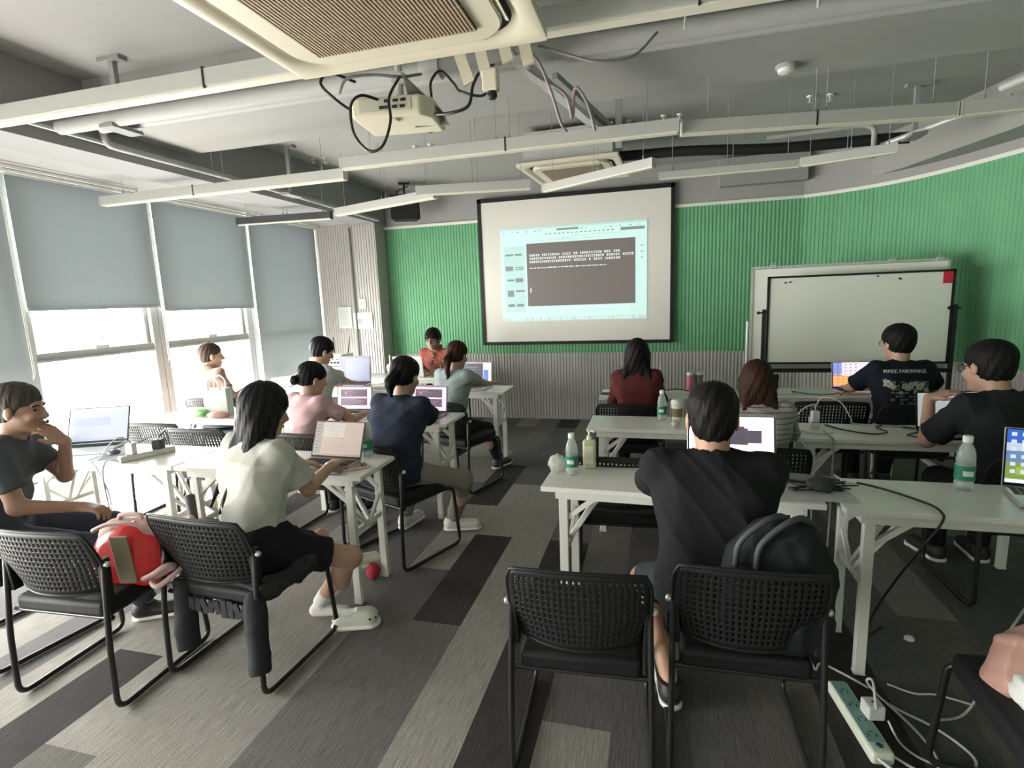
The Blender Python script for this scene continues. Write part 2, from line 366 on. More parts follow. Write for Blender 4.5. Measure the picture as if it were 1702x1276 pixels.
# ---------------------------------------------------------------- whiteboards
M_wb = mat('whiteboard', (.74, .74, .68), .3, noise=.06, nscale=2)
wb = thing('whiteboard', 'rear whiteboard with thin silver frame leaning against the green wall', 'whiteboard', (1.655, 5.56, .93), -4)
MB().box((0, 0, .435), (1.53, .012, .86)).build('board_surface', M_wb, wb)
f = MB()
for a in (-1, 1): f.box((a*.77, 0, .435), (.02, .03, .9))
for z in (0, .88): f.box((0, 0, z), (1.56, .03, .02))
f.build('board_frame', M_silver, wb)
for x in (-.6, .35, .70):
    c = MB(); c.box((x, -.02, .885), (.05, .03, .03)); c.tube([(x-.02, -.03, .89), (x-.01, -.03, .915), (x+.01, -.03, .915), (x+.02, -.03, .89)], .003, 5); c.build('binder_clip', M_silver, wb)
for x in (-.80, -.77):
    MB().tube([(x, 0, -.93), (x, 0, .38)], .012, 8).build('stand_post', M_alu, wb, smooth=True)
MB().box((-.78, 0, -.91), (.06, .5, .03)).build('stand_foot', M_alu, wb); MB().box((.74, 0, -.91), (.06, .5, .03)).build('stand_foot', M_alu, wb)
MB().tube([(.74, 0, -.9), (.74, 0, .1)], .012, 8).build('stand_post', M_alu, wb, smooth=True)
wf = thing('whiteboard', 'front whiteboard with black frame, pen tray and red tag in its corner', 'whiteboard', (1.685, 5.33, .0))
MB().box((0, 0, 1.325), (1.40, .012, .76)).build('board_surface', M_wb, wf)
f = MB()
for a in (-1, 1): f.box((a*.705, 0, 1.325), (.018, .03, .79))
for z in (.94, 1.71): f.box((0, 0, z), (1.42, .03, .018))
f.build('board_frame', M_black, wf)
MB().box((0, -.04, .875), (1.42, .09, .02)).box((0, -.08, .885), (1.42, .012, .03)).build('pen_tray', M_black, wf)
MB().box((0, .0, .905), (1.40, .02, .05)).build('lower_rail', mat('rail_grey', (.25, .25, .25), .5), wf)
for a in (-1, 1):
    MB().box((a*.735, .0, .75), (.03, .03, 1.36)).build('stand_post', M_blackm, wf)
    MB().box((a*.735, 0, .03), (.05, .55, .03)).build('stand_foot', M_blackm, wf)
    MB().tube([(a*.735-.05, -.02, 1.40), (a*.735+.03, -.02, 1.40)], .008).ball((a*.735-.05, -.02, 1.40), .015, 8).build('clamp_knob', M_black, wf)
MB().box((.665, -.01, 1.655), (.075, .004, .10)).build('red_tag', mat('red_tag', (.55, .02, .05), .6), wf)
mg = MB()
for x, z in ((-.57, 1.66), (-.53, 1.665), (.32, 1.655), (.15, 1.685), (.31, 1.66)): mg.box((x, -.008, z), (.015, .006, .012))
mg.build('magnet', M_black, wf)

# ---------------------------------------------------------------- papers & conduit on the wall
for (c, w, h, lab, nm) in (((-4.305, 6.885, 1.425), .21, .30, 'tall white notice sheet taped on the grey ribbed wall', 'notice_sheet'), ((-3.86, 6.61, 1.385), .29, .22, 'wide white notice sheet taped on the grey ribbed column', 'notice_sheet'), ((-3.85, 6.61, 1.61), .10, .13, 'small white sheet with a round symbol above the wide notice', 'notice_sheet')):
    p = thing(nm, lab, 'notice', c)
    MB().box((0, 0, 0), (w, .003, h)).build('sheet', mat('paper', (.6, .62, .6), .8), p)
    t = MB()
    if h > .25:
        for k in range(9): t.box((-.02+.01*(k % 2), -.003, h*.38-k*.027), (w*.7, .001, .006))
    elif h < .15: t.tube([(.022*math.cos(a*PI/6), -.003, .01+.022*math.sin(a*PI/6)) for a in range(12)], .003, 4, closed=True); t.box((0, -.003, .01), (.04, .001, .005)); t.box((0, -.003, -.035), (.06, .001, .006))
    else: t.box((-.05, -.003, -.01), (.08, .001, .07)); t.box((.06, -.003, -.0), (.09, .001, .01)); t.box((.06, -.003, -.03), (.09, .001, .01)); t.box((0, -.003, .08), (.2, .001, .01))
    t.build('printing', mat('print_grey', (.3, .31, .31), .8), p)
o = MB().tube([(-3.955, 6.605, .02), (-3.955, 6.605, 1.75), (-3.955, 6.605, 2.62)], .012, 6).build('wall_conduit', mat('conduit_dark', (.12, .12, .12), .6), smooth=True); tag(o, 'thin dark cable conduit running up the edge of the ribbed column', 'conduit')

# ---------------------------------------------------------------- ceiling services
def pipe(name, path, r, label, m=None, cat='pipe', n=12):
    o = MB().tube(path, r, n).build(name, m or M_pipe, smooth=True); return tag(o, label, cat)
pipe('ceiling_pipe', fillet([(-3.5, 2.66, 2.74), (3.4, 2.66, 2.74)], .1), .042, 'thick grey pipe crossing the ceiling just behind the near air conditioner')
pipe('ceiling_pipe', [(-3.35, 2.80, 2.76), (3.4, 2.80, 2.76)], .032, 'thinner grey pipe running close behind the thick ceiling pipe')
pipe('ceiling_conduit', [(-3.3, 2.94, 2.80), (-3.3, 2.92, 2.80), (3.4, 2.92, 2.80)], .013, 'slim metal conduit along the near edge of the wide ceiling beam', cat='conduit')
pipe('ceiling_conduit', fillet([(-3.54, -1.5, 2.77), (-3.54, 6.6, 2.70)], .1), .014, 'slim pale conduit running along the window side beam', M_alu, cat='conduit')
pipe('ceiling_pipe', fillet([(-3.52, 2.95, 2.86), (-3.52, 2.95, 2.72), (-3.52, 4.9, 2.72), (-3.52, 6.6, 2.69)], .08), .024, 'grey pipe with an elbow fixed to the side of the window beam')
# pipe coupling
o = MB().tube([(-1.12, 2.66, 2.74), (-1.02, 2.66, 2.74)], .052, 14).build('pipe_coupling', M_alu, smooth=True); tag(o, 'bright collar on the thick ceiling pipe above the projector', 'pipe collar')
# hangers
def hanger(x, y, z0, lab, w=.035):
    t = thing('pipe_hanger', lab, 'hanger', (x, y, 3.1)); MB().box((0, 0, -.012), (.16, .06, .024)).build('ceiling_plate', M_beam, t); MB().box((0, 0, (z0-3.1)/2), (w, .03, 3.1-z0)).build('drop_rod', M_beam, t)
    MB().box((0, 0, z0-3.1), (.1, .2, .02)).build('cradle', M_beam, t)
hanger(-3.1, 2.72, 2.70, 'dark steel pipe hanger near the window beam, left of the air conditioner')
hanger(-3.35, 4.62, 2.66, 'steel hanger dropping behind the wide beam above the second light strip')
hanger(1.9, 5.0, 2.72, 'steel hanger at the right end of the black insulated pipe')
# ---- linear lights
M_lamp = mat('lamp_body', (.42, .42, .39), .5); M_diff = mat('lamp_diffuser', (.66, .62, .52), .5); M_lampd = mat('lamp_dark', (.05, .05, .055), .5)
def lamp(a, b, lab, z=2.52, joints=(), dark=False, wires=True, w=.062, h=.07):
    a = Vector((*a, 0)); b = Vector((*b, 0)); d = b-a; L = d.length; ang = math.degrees(math.atan2(d.y, d.x)); m = (a+b)/2
    t = thing('linear_light', lab, 'light fixture', (m.x, m.y, z), ang, 'suspended linear light strips')
    MB().box((0, 0, h/2+.004), (L, w, h)).build('housing', M_lampd if dark else M_lamp, t, bev=.003)
    MB().box((0, 0, 0), (L-.01, w-.012, .01)).build('diffuser', M_diff, t)
    for j in joints: MB().box((j*L-L/2, 0, h/2+.004), (.008, w+.006, h+.012)).build('joint', M_dark, t)
    for e in (-.5, .5): MB().box((e*L, 0, h/2), (.006, w+.004, h+.006)).build('end_cap', M_lampd if dark else M_alu, t)
    if wires:
        for k in (.1, .5, .54, .92): MB().tube([((k-.5)*L, 0, h), ((k-.5)*L, 0, 3.1-z)], .0022, 4).tube([((k-.5)*L, 0, h), ((k-.5)*L, 0, h+.03)], .006, 6).build('suspension_wire', M_beam, t)
lamp((-4.55, 2.03), (3.0, 2.03), 'longest linear light strip, nearest, passing behind the near air conditioner', joints=(.362, .62), z=2.53)
lamp((-4.55, 3.72), (-2.2, 3.68), 'white linear light strip reaching from the window wall over the second window', joints=(.42,))
lamp((-2.06, 3.42), (.12, 3.42), 'white linear light strip in front of the far air conditioner', joints=(.53,))
lamp((.14, 3.48), (1.60, 3.72), 'linear light strip continuing right of centre toward the right wall', joints=(.5,))
lamp((1.62, 3.72), (2.75, 3.72), 'linear light strip at upper right ending at the curved soffit')
lamp((-1.97, 4.42), (-1.02, 4.58), 'short white light strip above the left part of the projection screen', z=2.51)
lamp((-3.15, 5.05), (-1.88, 4.6), 'slanted white light strip passing before the ribbed column', z=2.51)
lamp((-4.4, 5.10), (-3.3, 5.18), 'dark unlit light strip near the far window corner', dark=True, z=2.51)
lamp((-.93, 4.72), (-.02, 4.15), 'slanted pale light strip crossing under the far air conditioner', z=2.50, w=.05, h=.06)
lamp((.02, 4.72), (1.05, 4.72), 'thin light strip above the right edge of the screen', z=2.52, w=.04, h=.05)
lamp((1.06, 4.72), (1.62, 4.52), 'short thin light strip bending toward the curved soffit', z=2.52, w=.05, h=.06)
# ---- air conditioners
def aircon(name, label, loc, size, rz, body_h):
    t = thing(name, label, 'air conditioner', loc, rz); h = size/2
    def rr(w, r, n=6):
        out = []
        for cx_, cy2, a0 in ((w-r, w-r, 0), (-w+r, w-r, 90), (-w+r, -w+r, 180), (w-r, -w+r, 270)):
            for k in range(n+1): a = R(a0+90*k/n); out.append((cx_+r*math.cos(a), cy2+r*math.sin(a)))
        return out
    def ring(P, Q, z0, z1, m, nm, sm=False):
        n = len(P); vs_ = [(x, y, z0) for x, y in P]+[(x, y, z1) for x, y in Q]
        return MB().add(vs_, [(k, (k+1) % n, n+(k+1) % n, n+k) for k in range(n)]).build(nm, m, t)
    o1 = rr(h, .012); o2 = rr(h-.045, .13); g = rr(h-.075, .12); g2 = rr(h-.10, .12)
    MB().prism(o1, .028, .034).build('top_flange', M_cream, t)
    mb = MB(); n = len(o1); vs_ = [(x, y, .03) for x, y in o1]+[(x, y, .006) for x, y in o1]+[(x, y, 0) for x, y in o2]+[(x, y, .02) for x, y in g]
    f = [(j*n+k, j*n+(k+1) % n, (j+1)*n+(k+1) % n, (j+1)*n+k) for j in range(3) for k in range(n)]
    mb.add(vs_, f).build('outer_panel', M_cream, t, smooth=True)
    ring(g, g, .02, .027, M_dark, 'air_slot'); MB().prism(g, .024, .027).build('slot_back', M_dark, t)
    MB().prism(g2, -.008, .022).build('inner_panel', M_cream, t, bev=.006)
    ig = h*.60; gr = MB(); nn = 46
    for k in range(nn): gr.box((-ig+2*ig*(k+.5)/nn, 0, -.013), (2*ig/nn*.45, 2*ig, .008))
    for k in range(5): gr.box((0, -ig+2*ig*k/4, -.011), (2*ig, .006, .006))
    MB().box((0, 0, -.0085), (2*ig, 2*ig, .001)).build('grille_back', mat('grille_dark', (.045, .032, .02), .8), t)
    gr.build('grille', mat('grille_cream', (.46, .37, .27), .5), t)
    for s in (-1, 1):
        MB().box((s*(h-.089), 0, .0), (.012, h*1.2, .004), rotm(0, 20*s, 0)).build('vane', M_cream, t)
        MB().box((0, s*(h-.089), .0), (h*1.2, .012, .004), rotm(20*s, 0, 0)).build('vane', M_cream, t)
    MB().box((0, 0, body_h/2+.034), (size*.88, size*.88, body_h)).build('casing', mat('casing', (.45, .45, .43), .5), t)
aircon('ceiling_air_conditioner', 'large cream ceiling cassette air conditioner nearest, cut by the top edge', (-.815, 1.445, 2.45), .93, 0, .28)
aircon('ceiling_air_conditioner', 'small looking far ceiling cassette air conditioner in front of the screen', (-.735, 5.30, 2.76), .90, -3, .26)
# black insulated pipe
pipe('insulated_pipe', spline([(-.33, 5.28, 2.86), (.3, 5.3, 2.85), (1.0, 5.3, 2.80), (1.7, 5.25, 2.78), (1.95, 5.2, 2.76)]), .045, 'black insulated refrigerant pipe running right from the far air conditioner', M_dark)
pipe('ceiling_pipe', fillet([(.9, 5.2, 2.87), (1.6, 5.15, 2.88), (1.68, 5.15, 2.85), (1.68, 5.15, 2.62)], .05), .02, 'grey bent pipe beside the black insulated pipe')
tag(MB().box((1.15, 6.85, 2.93), (.9, .14, .3)).build('duct_box', M_beam), 'grey duct box on the wall above the green panel right of the screen', 'duct')
pipe('angled_pipe', [(2.05, 4.2, 2.78), (2.55, 2.6, 2.78)], .03, 'pale slanted pipe at the upper right corner of the ceiling', M_alu)
pipe('angled_pipe', [(1.75, 5.2, 2.72), (2.25, 4.5, 2.80)], .022, 'short pale slanted pipe ending at the black insulated pipe', M_alu)
# detectors and sprinklers
for (x, y, z, lab) in ((.69, 3.5, 2.83, 'white round smoke detector on the wide ceiling beam right of centre'), (-1.72, 3.55, 2.83, 'white round smoke detector below the projector cable loop')):
    t = thing('smoke_detector', lab, 'smoke detector', (x, y, z)); MB().lathe([(.055, 0), (.055, -.015), (.05, -.02)], n=20).build('base', M_soff, t, smooth=True); MB().lathe([(.045, -.02), (.04, -.038), (.02, -.045), (.004, -.046)], n=20).build('dome', M_trim, t, smooth=True)
for (x, y, nm) in ((.057, 5.05, 'left of the pair above the screen right corner'), (.189, 5.07, 'right of the pair above the screen right corner'), (1.17, 5.0, 'left of the pair near the right smoke detector'), (1.315, 5.02, 'right of the pair near the right smoke detector'), (-3.378, 5.06, 'left of the pair nearest the window beam'), (-3.27, 5.11, 'right of the pair nearest the window beam'), (-2.1, 5.08, 'right of the pair left of the cable loop'), (-2.257, 5.08, 'left of the pair left of the cable loop'), (-.235, 5.07, 'single one above the far air conditioner')):
    t = thing('sprinkler_head', 'small ceiling sprinkler, '+nm, 'sprinkler', (x, y, 3.1), 0, 'ceiling sprinklers'); MB().lathe([(.032, 0), (.028, -.012), (.01, -.015), (.01, -.04), (.02, -.045), (.02, -.05)], n=12).build('head', M_alu, t, smooth=True)
# ---- projector
pj = thing('projector', 'cream ceiling projector hanging under the pipes with cables plugged in its back', 'projector', (-1.17, 2.50, 2.49), 8)
MB().prism([(-.19, -.14), (.13, -.14), (.18, -.08), (.18, .14), (-.19, .14)], -.045, .045).build('housing', M_cream, pj, bev=.015, segs=3)
MB().box((-.03, -.142, .008), (.24, .004, .055)).build('port_panel', mat('port_panel', (.5, .48, .4), .5), pj)
pt = MB()
for k, (x, z) in enumerate(((-.02, .02), (.02, .02), (.055, .02), (-.02, -.006), (.015, -.006), (.05, -.006), (-.045, -.006))): pt.box((x, -.146, z), (.022, .004, .012))
pt.build('port', M_dark, pj)
MB().lathe([(.035, 0), (.035, .04), (.03, .045)], (0.09, .14, 0), 16, rotm(-90, 0, 0)).build('lens', M_dark, pj)
MB().prism([(-.02, -.09), (.12, -.06), (.16, .07), (-.02, .07)], .046, .052).build('mount_plate', M_cream, pj)
MB().add([(.04, -.10, .15), (.22, -.04, -.02), (.22, .05, -.04), (.04, .0, .15), (.05, -.1, .13), (.06, .02, -.05)], [(0, 1, 2, 3), (0, 4, 1), (4, 5, 2, 1)]).build('side_shield', mat('shield', (.22, .21, .18), .5), pj, solid=.004)
MB().tube([(0, 0, .05), (0, 0, .6)], .018, 10).box((0, 0, .16), (.06, .05, .05)).build('mount_pole', M_alu, pj)
MB().lathe([(.02, 0), (.022, .006), (.02, .012)], (.0, -.1, -.056), 14).build('foot', M_cream, pj)
def cable(name, pts, r, label, m, n=6): 
    o = MB().tube(spline(pts, 7), r, n).build(name, m, smooth='all'); return tag(o, label, 'cable')
cable('projector_cable', [(-1.21, 2.35, 2.52), (-1.25, 2.27, 2.515), (-1.29, 2.25, 2.47), (-1.29, 2.26, 2.36), (-1.23, 2.27, 2.285), (-1.16, 2.27, 2.30), (-1.12, 2.28, 2.40), (-1.13, 2.3, 2.50), (-1.12, 2.4, 2.62)], .0065, 'black cable hanging in a long loop below the projector', M_bcable)
cable('projector_cable', [(-1.33, 2.38, 2.475), (-1.40, 2.32, 2.53), (-1.46, 2.3, 2.6), (-1.44, 2.35, 2.66), (-1.40, 2.5, 2.67)], .007, 'black cable curving up from the projector left side to the pipe', M_bcable)
cable('projector_cable', [(-.98, 2.45, 2.46), (-.88, 2.4, 2.44), (-.80, 2.4, 2.46), (-.78, 2.42, 2.55), (-.76, 2.5, 2.64), (-.74, 2.62, 2.70)], .007, 'black cable sagging right of the projector up to the pipes', M_bcable)
cable('projector_cable', [(-1.0, 2.47, 2.54), (-.99, 2.45, 2.60), (-.96, 2.5, 2.66), (-.9, 2.5, 2.60), (-.84, 2.42, 2.53), (-.74, 2.42, 2.50), (-.70, 2.43, 2.55)], .006, 'thin black cable between projector shield and white adapter', M_bcable)
cable('projector_cable', [(-1.42, 2.38, 2.58), (-1.36, 2.36, 2.63), (-1.25, 2.4, 2.645), (-1.14, 2.45, 2.64), (-1.1, 2.6, 2.70)], .007, 'grey cable arching over the projector to a loose plug', mat('grey_cable', (.2, .2, .19), .5))
ad_ = thing('power_adapter', 'white power adapter hanging in the cables right of the projector', 'power adapter', (-.70, 2.42, 2.555)); MB().box((0, 0, 0), (.07, .05, .09)).build('brick', M_cream, ad_, bev=.008); MB().lathe([(.02, 0), (.022, -.02), (.015, -.03)], (0.005, -.0, -.045), 12).build('socket', M_dark, ad_)
for i, (x0, x1, z1) in enumerate(((-.80, -.74, 2.56), (-.70, -.66, 2.58), (-.59, -.56, 2.62), (-.50, -.47, 2.60))):
    o = MB().bar((x0-.06, 2.47, 2.72), (x1-.06, 2.43, z1), .05, .012, (0, 1, 0)).build('cable_trunking', M_cream); tag(o, ['leftmost', 'second', 'third', 'rightmost'][i]+' of the short cream trunking pieces right of the projector', 'cable trunking')
pk = mat('mauve_cable', (.36, .27, .30), .5)
o = MB().bar((-.60, 2.5, 2.66), (-.30, 3.62, 2.60), .05, .03).build('cable_tray', M_alu); tag(o, 'slanted cable tray dropping toward the far air conditioner', 'cable tray')
o = MB().bar((-.50, 2.9, 2.72), (-.25, 3.62, 2.62), .03, .03).build('tray_brace', M_beam); tag(o, 'dark brace beside the slanted cable tray', 'brace')
o = MB().box((-.235, 3.72, 2.80), (.04, .04, .5)).build('tray_hanger', M_beam); tag(o, 'dark vertical hanger at the lower end of the cable tray', 'hanger')
cable('mauve_cable', [(-.62, 2.5, 2.70), (-.55, 2.6, 2.63), (-.42, 2.7, 2.56), (-.40, 2.8, 2.48), (-.37, 2.7, 2.58), (-.32, 2.75, 2.52), (-.3, 2.9, 2.44)], .008, 'mauve cable bundle hanging along the slanted tray', pk)
cable('mauve_cable', [(-.64, 2.45, 2.72), (-.52, 2.5, 2.66), (-.47, 2.6, 2.55), (-.45, 2.75, 2.45), (-.43, 2.8, 2.42)], .007, 'second mauve cable dangling left of the slanted tray', pk)
cable('thin_cable', [(-.5, 2.5, 2.7), (-.36, 2.5, 2.64), (-.24, 2.5, 2.60), (-.1, 2.55, 2.62), (.0, 2.6, 2.72)], .006, 'grey cable sagging from the trunking to the right pipes', mat('grey_cable', (.2, .2, .19), .5))
cable('thin_cable', [(-.45, 2.45, 2.72), (-.2, 2.45, 2.76), (.2, 2.4, 2.77), (.5, 2.4, 2.83), (.9, 2.4, 2.82), (1.4, 2.4, 2.9)], .006, 'dark thin cable draped along the thick pipe at upper right', M_bcable)
for (x, nm) in ((.12, 'left'), (.62, 'right')):
    o = MB().tube([(x, 2.58, 2.83), (x-.01, 2.56, 2.70)], .006, 6).build('cable_tie', M_wcable); tag(o, nm+' white cable tie dangling from the thick ceiling pipe', 'cable tie')
# ---- wall speaker
sp = thing('wall_speaker', 'black loudspeaker on a bracket high beside the ribbed column', 'loudspeaker', (-3.05, 6.45, 2.78), 25)
MB().prism([(-.18, -.12), (.18, -.12), (.14, .12), (-.14, .12)], -.15, .15).build('cabinet', M_black, sp, bev=.01)
MB().box((0, -.125, 0), (.32, .008, .27)).build('speaker_grille', mat('grille_black', (.012, .012, .012), .8), sp)
MB().tube([(0, 0, .15), (0, .05, .22), (0, .1, .30)], .012).box((0, .1, .31), (.14, .1, .015)).bar((-.08, -.05, .2), (.05, .1, .28), .012, .012).bar((-.08, -.05, .2), (-.1, -.02, .15), .012, .012).build('bracket', M_blackm, sp)
# ================================================================ TABLES
def make_table():
    t = thing('folding_table', 'x', 'table', (0, 0, 0), 0, 'white folding training tables')
    MB().box((0, 0, .7275), (1.2, .4, .025)).build('tabletop', M_white, t, bev=.004)
    MB().box((0, -.165, .695), (1.04, .022, .04)).box((0, .165, .695), (1.04, .022, .04)).box((-.52, 0, .695), (.03, .35, .04)).box((.52, 0, .695), (.03, .35, .04)).build('under_frame', M_legw, t, bev=.002)
    for s in (-1, 1):
        for q in (-1, 1): MB().box((s*.50, q*.15, .355), (.042, .032, .71)).box((s*.5, q*.15, .005), (.046, .036, .01)).build('leg', M_legw, t, bev=.003)
        f = MB(); f.box((s*.5, 0, .40), (.022, .28, .03)); f.build('cross_bar', M_legw, t, bev=.002)
        f = MB(); f.bar((s*.5, -.14, .56), (s*.34, -.15, .69), .022, .022); f.bar((s*.5, .14, .56), (s*.34, .15, .69), .022, .022)
        f.bar((s*.5, .02, .405), (s*.32, .06, .69), .02, .02); f.bar((s*.5, -.02, .405), (s*.32, -.06, .69), .02, .02); f.bar((s*.5, -.14, .52), (s*.5, -.02, .40), .018, .018); f.bar((s*.5, .14, .52), (s*.5, .02, .40), .018, .018)
        f.tube([(s*.5, -.03, .405), (s*.5, .03, .405)], .014, 8)
        f.build('folding_brace', M_legw, t)
    return t
proto_t = make_table(); tabs = [
 (-2.06, 2.55, 0, 'white folding table with the open beige screen laptop and a phone, nearest left row'),
 (-3.27, 2.55, 0, 'white folding table at lower left by the window holding the bright laptop and power strip'),
 (-2.05, 3.705, 0, 'white folding table in the middle left row with two pink lit laptops'),
 (-1.985, 5.00, 0, 'white folding table in the third left row with the ribbed wall behind its legs'),
 (-3.20, 5.06, 0, 'white folding table in the third left row under the lavender screen laptop'),
 (-2.85, 5.86, 0, 'white table where the presenter in red sits, farthest on the left'),
 (-4.06, 5.86, 0, 'white table beside the ribbed wall corner carrying the rack of audio gear'),
 (.085, 2.545, -1.5, 'white folding table with sanitizer bottle at its left end, nearest right row'),
 (1.335, 2.49, 0, 'white folding table at lower right with the blue wallpaper laptop'),
 (.155, 3.70, 0, 'white folding table with paper coffee cup, second right row'),
 (1.40, 3.60, 0, 'white folding table with looping black cables, second right row'),
 (.125, 4.81, 0, 'white folding table in front of the woman in dark red'),
 (1.335, 4.98, 0, 'white folding table before the whiteboards, farthest right'),
]
TABS = []
for i, (x, y, a, lab) in enumerate(tabs):
    o = proto_t if i == 0 else copy_tree(proto_t)
    o.location = (x, y, 0); o.rotation_euler = (0, 0, R(a)); o['label'] = lab; TABS.append(o)
# ================================================================ CHAIRS
def make_chair():
    t = thing('stacking_chair', 'x', 'chair', (0, 0, 0), 0, 'black sled base chairs with perforated backs')
    def bp(u, v, d=0.):      # u -1..1 across, v 0..1 up
        w = .225+.03*min(1, v*2.2)+.0*v
        if v > .8: w -= .02*((v-.8)/.2)**2
        z = .495+.295*v; x = u*w; yb = -.235-.055*v; y = yb+.075*abs(u)**2.2*(.4+.6*(1-v))-d
        return (x, y+.0, z-.012*abs(u)**3*v)
    nu, nv = 24, 13; mb = MB()
    def cell(i, j):
        return bp(-1+2*i/nu, j/nv)
    idx = {}
    def V(i, j):
        k = (round(i, 4), round(j, 4))
        if k not in idx: idx[k] = len(mb.v); mb.v.append(bp(-1+2*i/nu, j/nv))
        return idx[k]
    for i in range(nu):
        for j in range(nv):
            A, B, C, D = V(i, j), V(i+1, j), V(i+1, j+1), V(i, j+1)
            if 1 <= i < nu-1 and 1 <= j < nv-1:
                sl = .18 if (i+j) % 2 else -.18
                a, b, c, d = (V(i+.28, j+.16-sl*0), V(i+.66, j+.16), V(i+.72, j+.84), V(i+.34, j+.84)) if (i % 2) else (V(i+.34, j+.16), V(i+.72, j+.16), V(i+.66, j+.84), V(i+.28, j+.84))
                fs = [(A, B, b, a), (B, C, c, b), (C, D, d, c), (D, A, a, d)]
            else: fs = [(A, B, C, D)]
            mb.f += fs; mb.m += [0]*len(fs)
    mb.build('backrest', M_black, t, smooth='all', solid=.006)
    # rim
    P = [bp(-1+2*i/20, 0) for i in range(21)]+[bp(1, j/8) for j in range(1, 9)]+[bp(1-2*i/20, 1) for i in range(1, 21)]+[bp(-1, 1-j/8) for j in range(1, 8)]
    MB().tube(P, .0065, 6, closed=True).build('back_rim', M_black, t, smooth='all')
    mb = MB(); pr = [(-.225, -.215), (.225, -.215), (.235, .1), (.22, .235), (-.22, .235), (-.235, .1)]
    mb.prism(pr, .392, .462); mb.build('seat', M_cush, t, bev=.022, segs=4, smooth=True)
    MB().prism([(x*.94, y*.94) for x, y in pr], .382, .398).build('seat_shell', M_black, t, bev=.004)
    for s in (-1, 1):
        p = fillet([(s*.250, -.20, .64), (s*.256, -.235, .30), (s*.258, -.245, .013), (s*.258, .255, .013), (s*.247, .225, .40), (s*.215, .15, .398), (s*.215, -.18, .398)], .055, 6)
        MB().tube(p, .0115, 10).build('sled_leg', M_blackm, t, smooth=True)
        MB().bar((s*.235, -.19, .48), (s*.245, -.195, .65), .022, .04).build('back_bracket', M_black, t, bev=.004)
        MB().tube([(s*.236, -.2, .63), (s*.268, -.2, .63)], .011, 10).ball((s*.268, -.2, .63), .012, 8).build('pin', M_silver, t, smooth=True)
    MB().tube([(-.25, .20, .395), (.25, .20, .395)], .010, 8).build('crossbar', M_blackm, t, smooth=True)
    MB().tube([(-.252, -.20, .395), (.252, -.20, .395)], .010, 8).build('crossbar', M_blackm, t, smooth=True)
    return t
proto_c = make_chair(); chairs = [
 (-2.39, 1.70, 3, 'black chair holding the red and pink backpack, lower left'),
 (-1.815, 1.92, -3, 'black chair where the long haired woman in white T-shirt sits'),
 (-3.12, 1.78, -8, 'black chair under the man at the left edge'),
 (-.245, 1.79, 3, 'empty black chair, nearest at bottom centre'),
 (.28, 1.90, 1, 'black chair with the dark backpack, behind the man in black T-shirt'),
 (1.14, 1.62, 88, 'black chair at the lower right corner under the pink bag'),
 (-.19, 2.98, 2, 'empty black chair between the first and second right tables'),
 (-.19, 4.36, 0, 'black chair behind the woman in dark red'),
 (1.24, 4.56, 0, 'empty black chair with its perforated back behind the adapters'),
 (-1.60, 3.05, -22, 'black chair where the woman in navy with grey trousers sits'),
 (-2.24, 3.22, -4, 'black chair where the woman in pink T-shirt sits'),
 (-3.72, 3.38, 3, 'empty black chair beside the window, behind the bright laptop'),
 (-3.16, 3.26, 0, 'empty black chair with its back level with the adapters on the left table'),
 (-1.66, 4.34, -18, 'black chair where the woman in light grey blue sits'),
 (-3.10, 4.44, -8, 'black chair where the man in white T-shirt sits'),
 (-4.14, 4.36, 10, 'black chair where the person in pale pink shirt sits by the window'),
 (-2.62, 6.32, 180, 'black chair where the presenter in red sits'),
 (.54, 3.26, 0, 'black chair where the brown haired woman in stripes sits'),
 (1.78, 3.20, 2, 'black chair where the man resting his chin on his hand sits'),
 (1.76, 4.48, 4, 'black chair where the man with the printed flower shirt sits'),
]
CH = []
for i, (x, y, a, lab) in enumerate(chairs):
    o = proto_c if i == 0 else copy_tree(proto_c)
    o.location = (x, y, 0); o.rotation_euler = (0, 0, R(a)); o['label'] = lab; CH.append(o)
    if i in (3, 4): o.scale = (.89, 1, 1)
bm_ = thing('wooden_chair', 'beige wooden backed chair beside the man in white T-shirt', 'chair', (-3.80, 4.75, 0), 0)
mw = mat('beige_chair', (.55, .53, .40), .6)
MB().box((0, 0, .43), (.42, .42, .05)).build('seat', mw, bm_, bev=.01); MB().box((0, -.2, .72), (.42, .03, .22)).build('backrest', mw, bm_, bev=.01)
for sx_ in (-1, 1):
    for sy2 in (-1, 1): MB().box((sx_*.19, sy2*.19, .21 if sy2 > 0 else .36), (.03, .03, .42 if sy2 > 0 else .72)).build('leg', mw, bm_)

# ================================================================ LAPTOPS
TZ = .74
def laptop(loc, rz, ang, label, ui, w=.31, d=.215, body=None, lh=None, z=TZ):
    body = body or M_silver; lh = lh or d
    t = thing('laptop', label, 'laptop', (loc[0], loc[1], z), rz)
    MB().box((0, -d/2, .009), (w, d, .014)).build('base', body, t, bev=.004)
    k = MB()
    for r_ in range(5):
        for c in range(13): k.box((-w*.42+c*w*.07, -.03-r_*.0185, .0165), (w*.058, .015, .002))
    k.build('keyboard', M_black, t)
    MB().box((0, -d*.76, .0163), (w*.36, d*.36, .0012)).build('trackpad', body, t)
    lid = MB().box((0, 0, lh/2), (w, .006, lh)).build('lid', body, t, bev=.003); lid.location = (0, .0, .014); lid.rotation_euler = (R(-(ang-90)), 0, 0)
    MB().box((0, -.0036, lh/2), (w*.985, .001, lh*.97)).build('bezel', M_black, lid)
    if ui: ui(lid, w*.95, lh*.90, lh*.52)
    return t
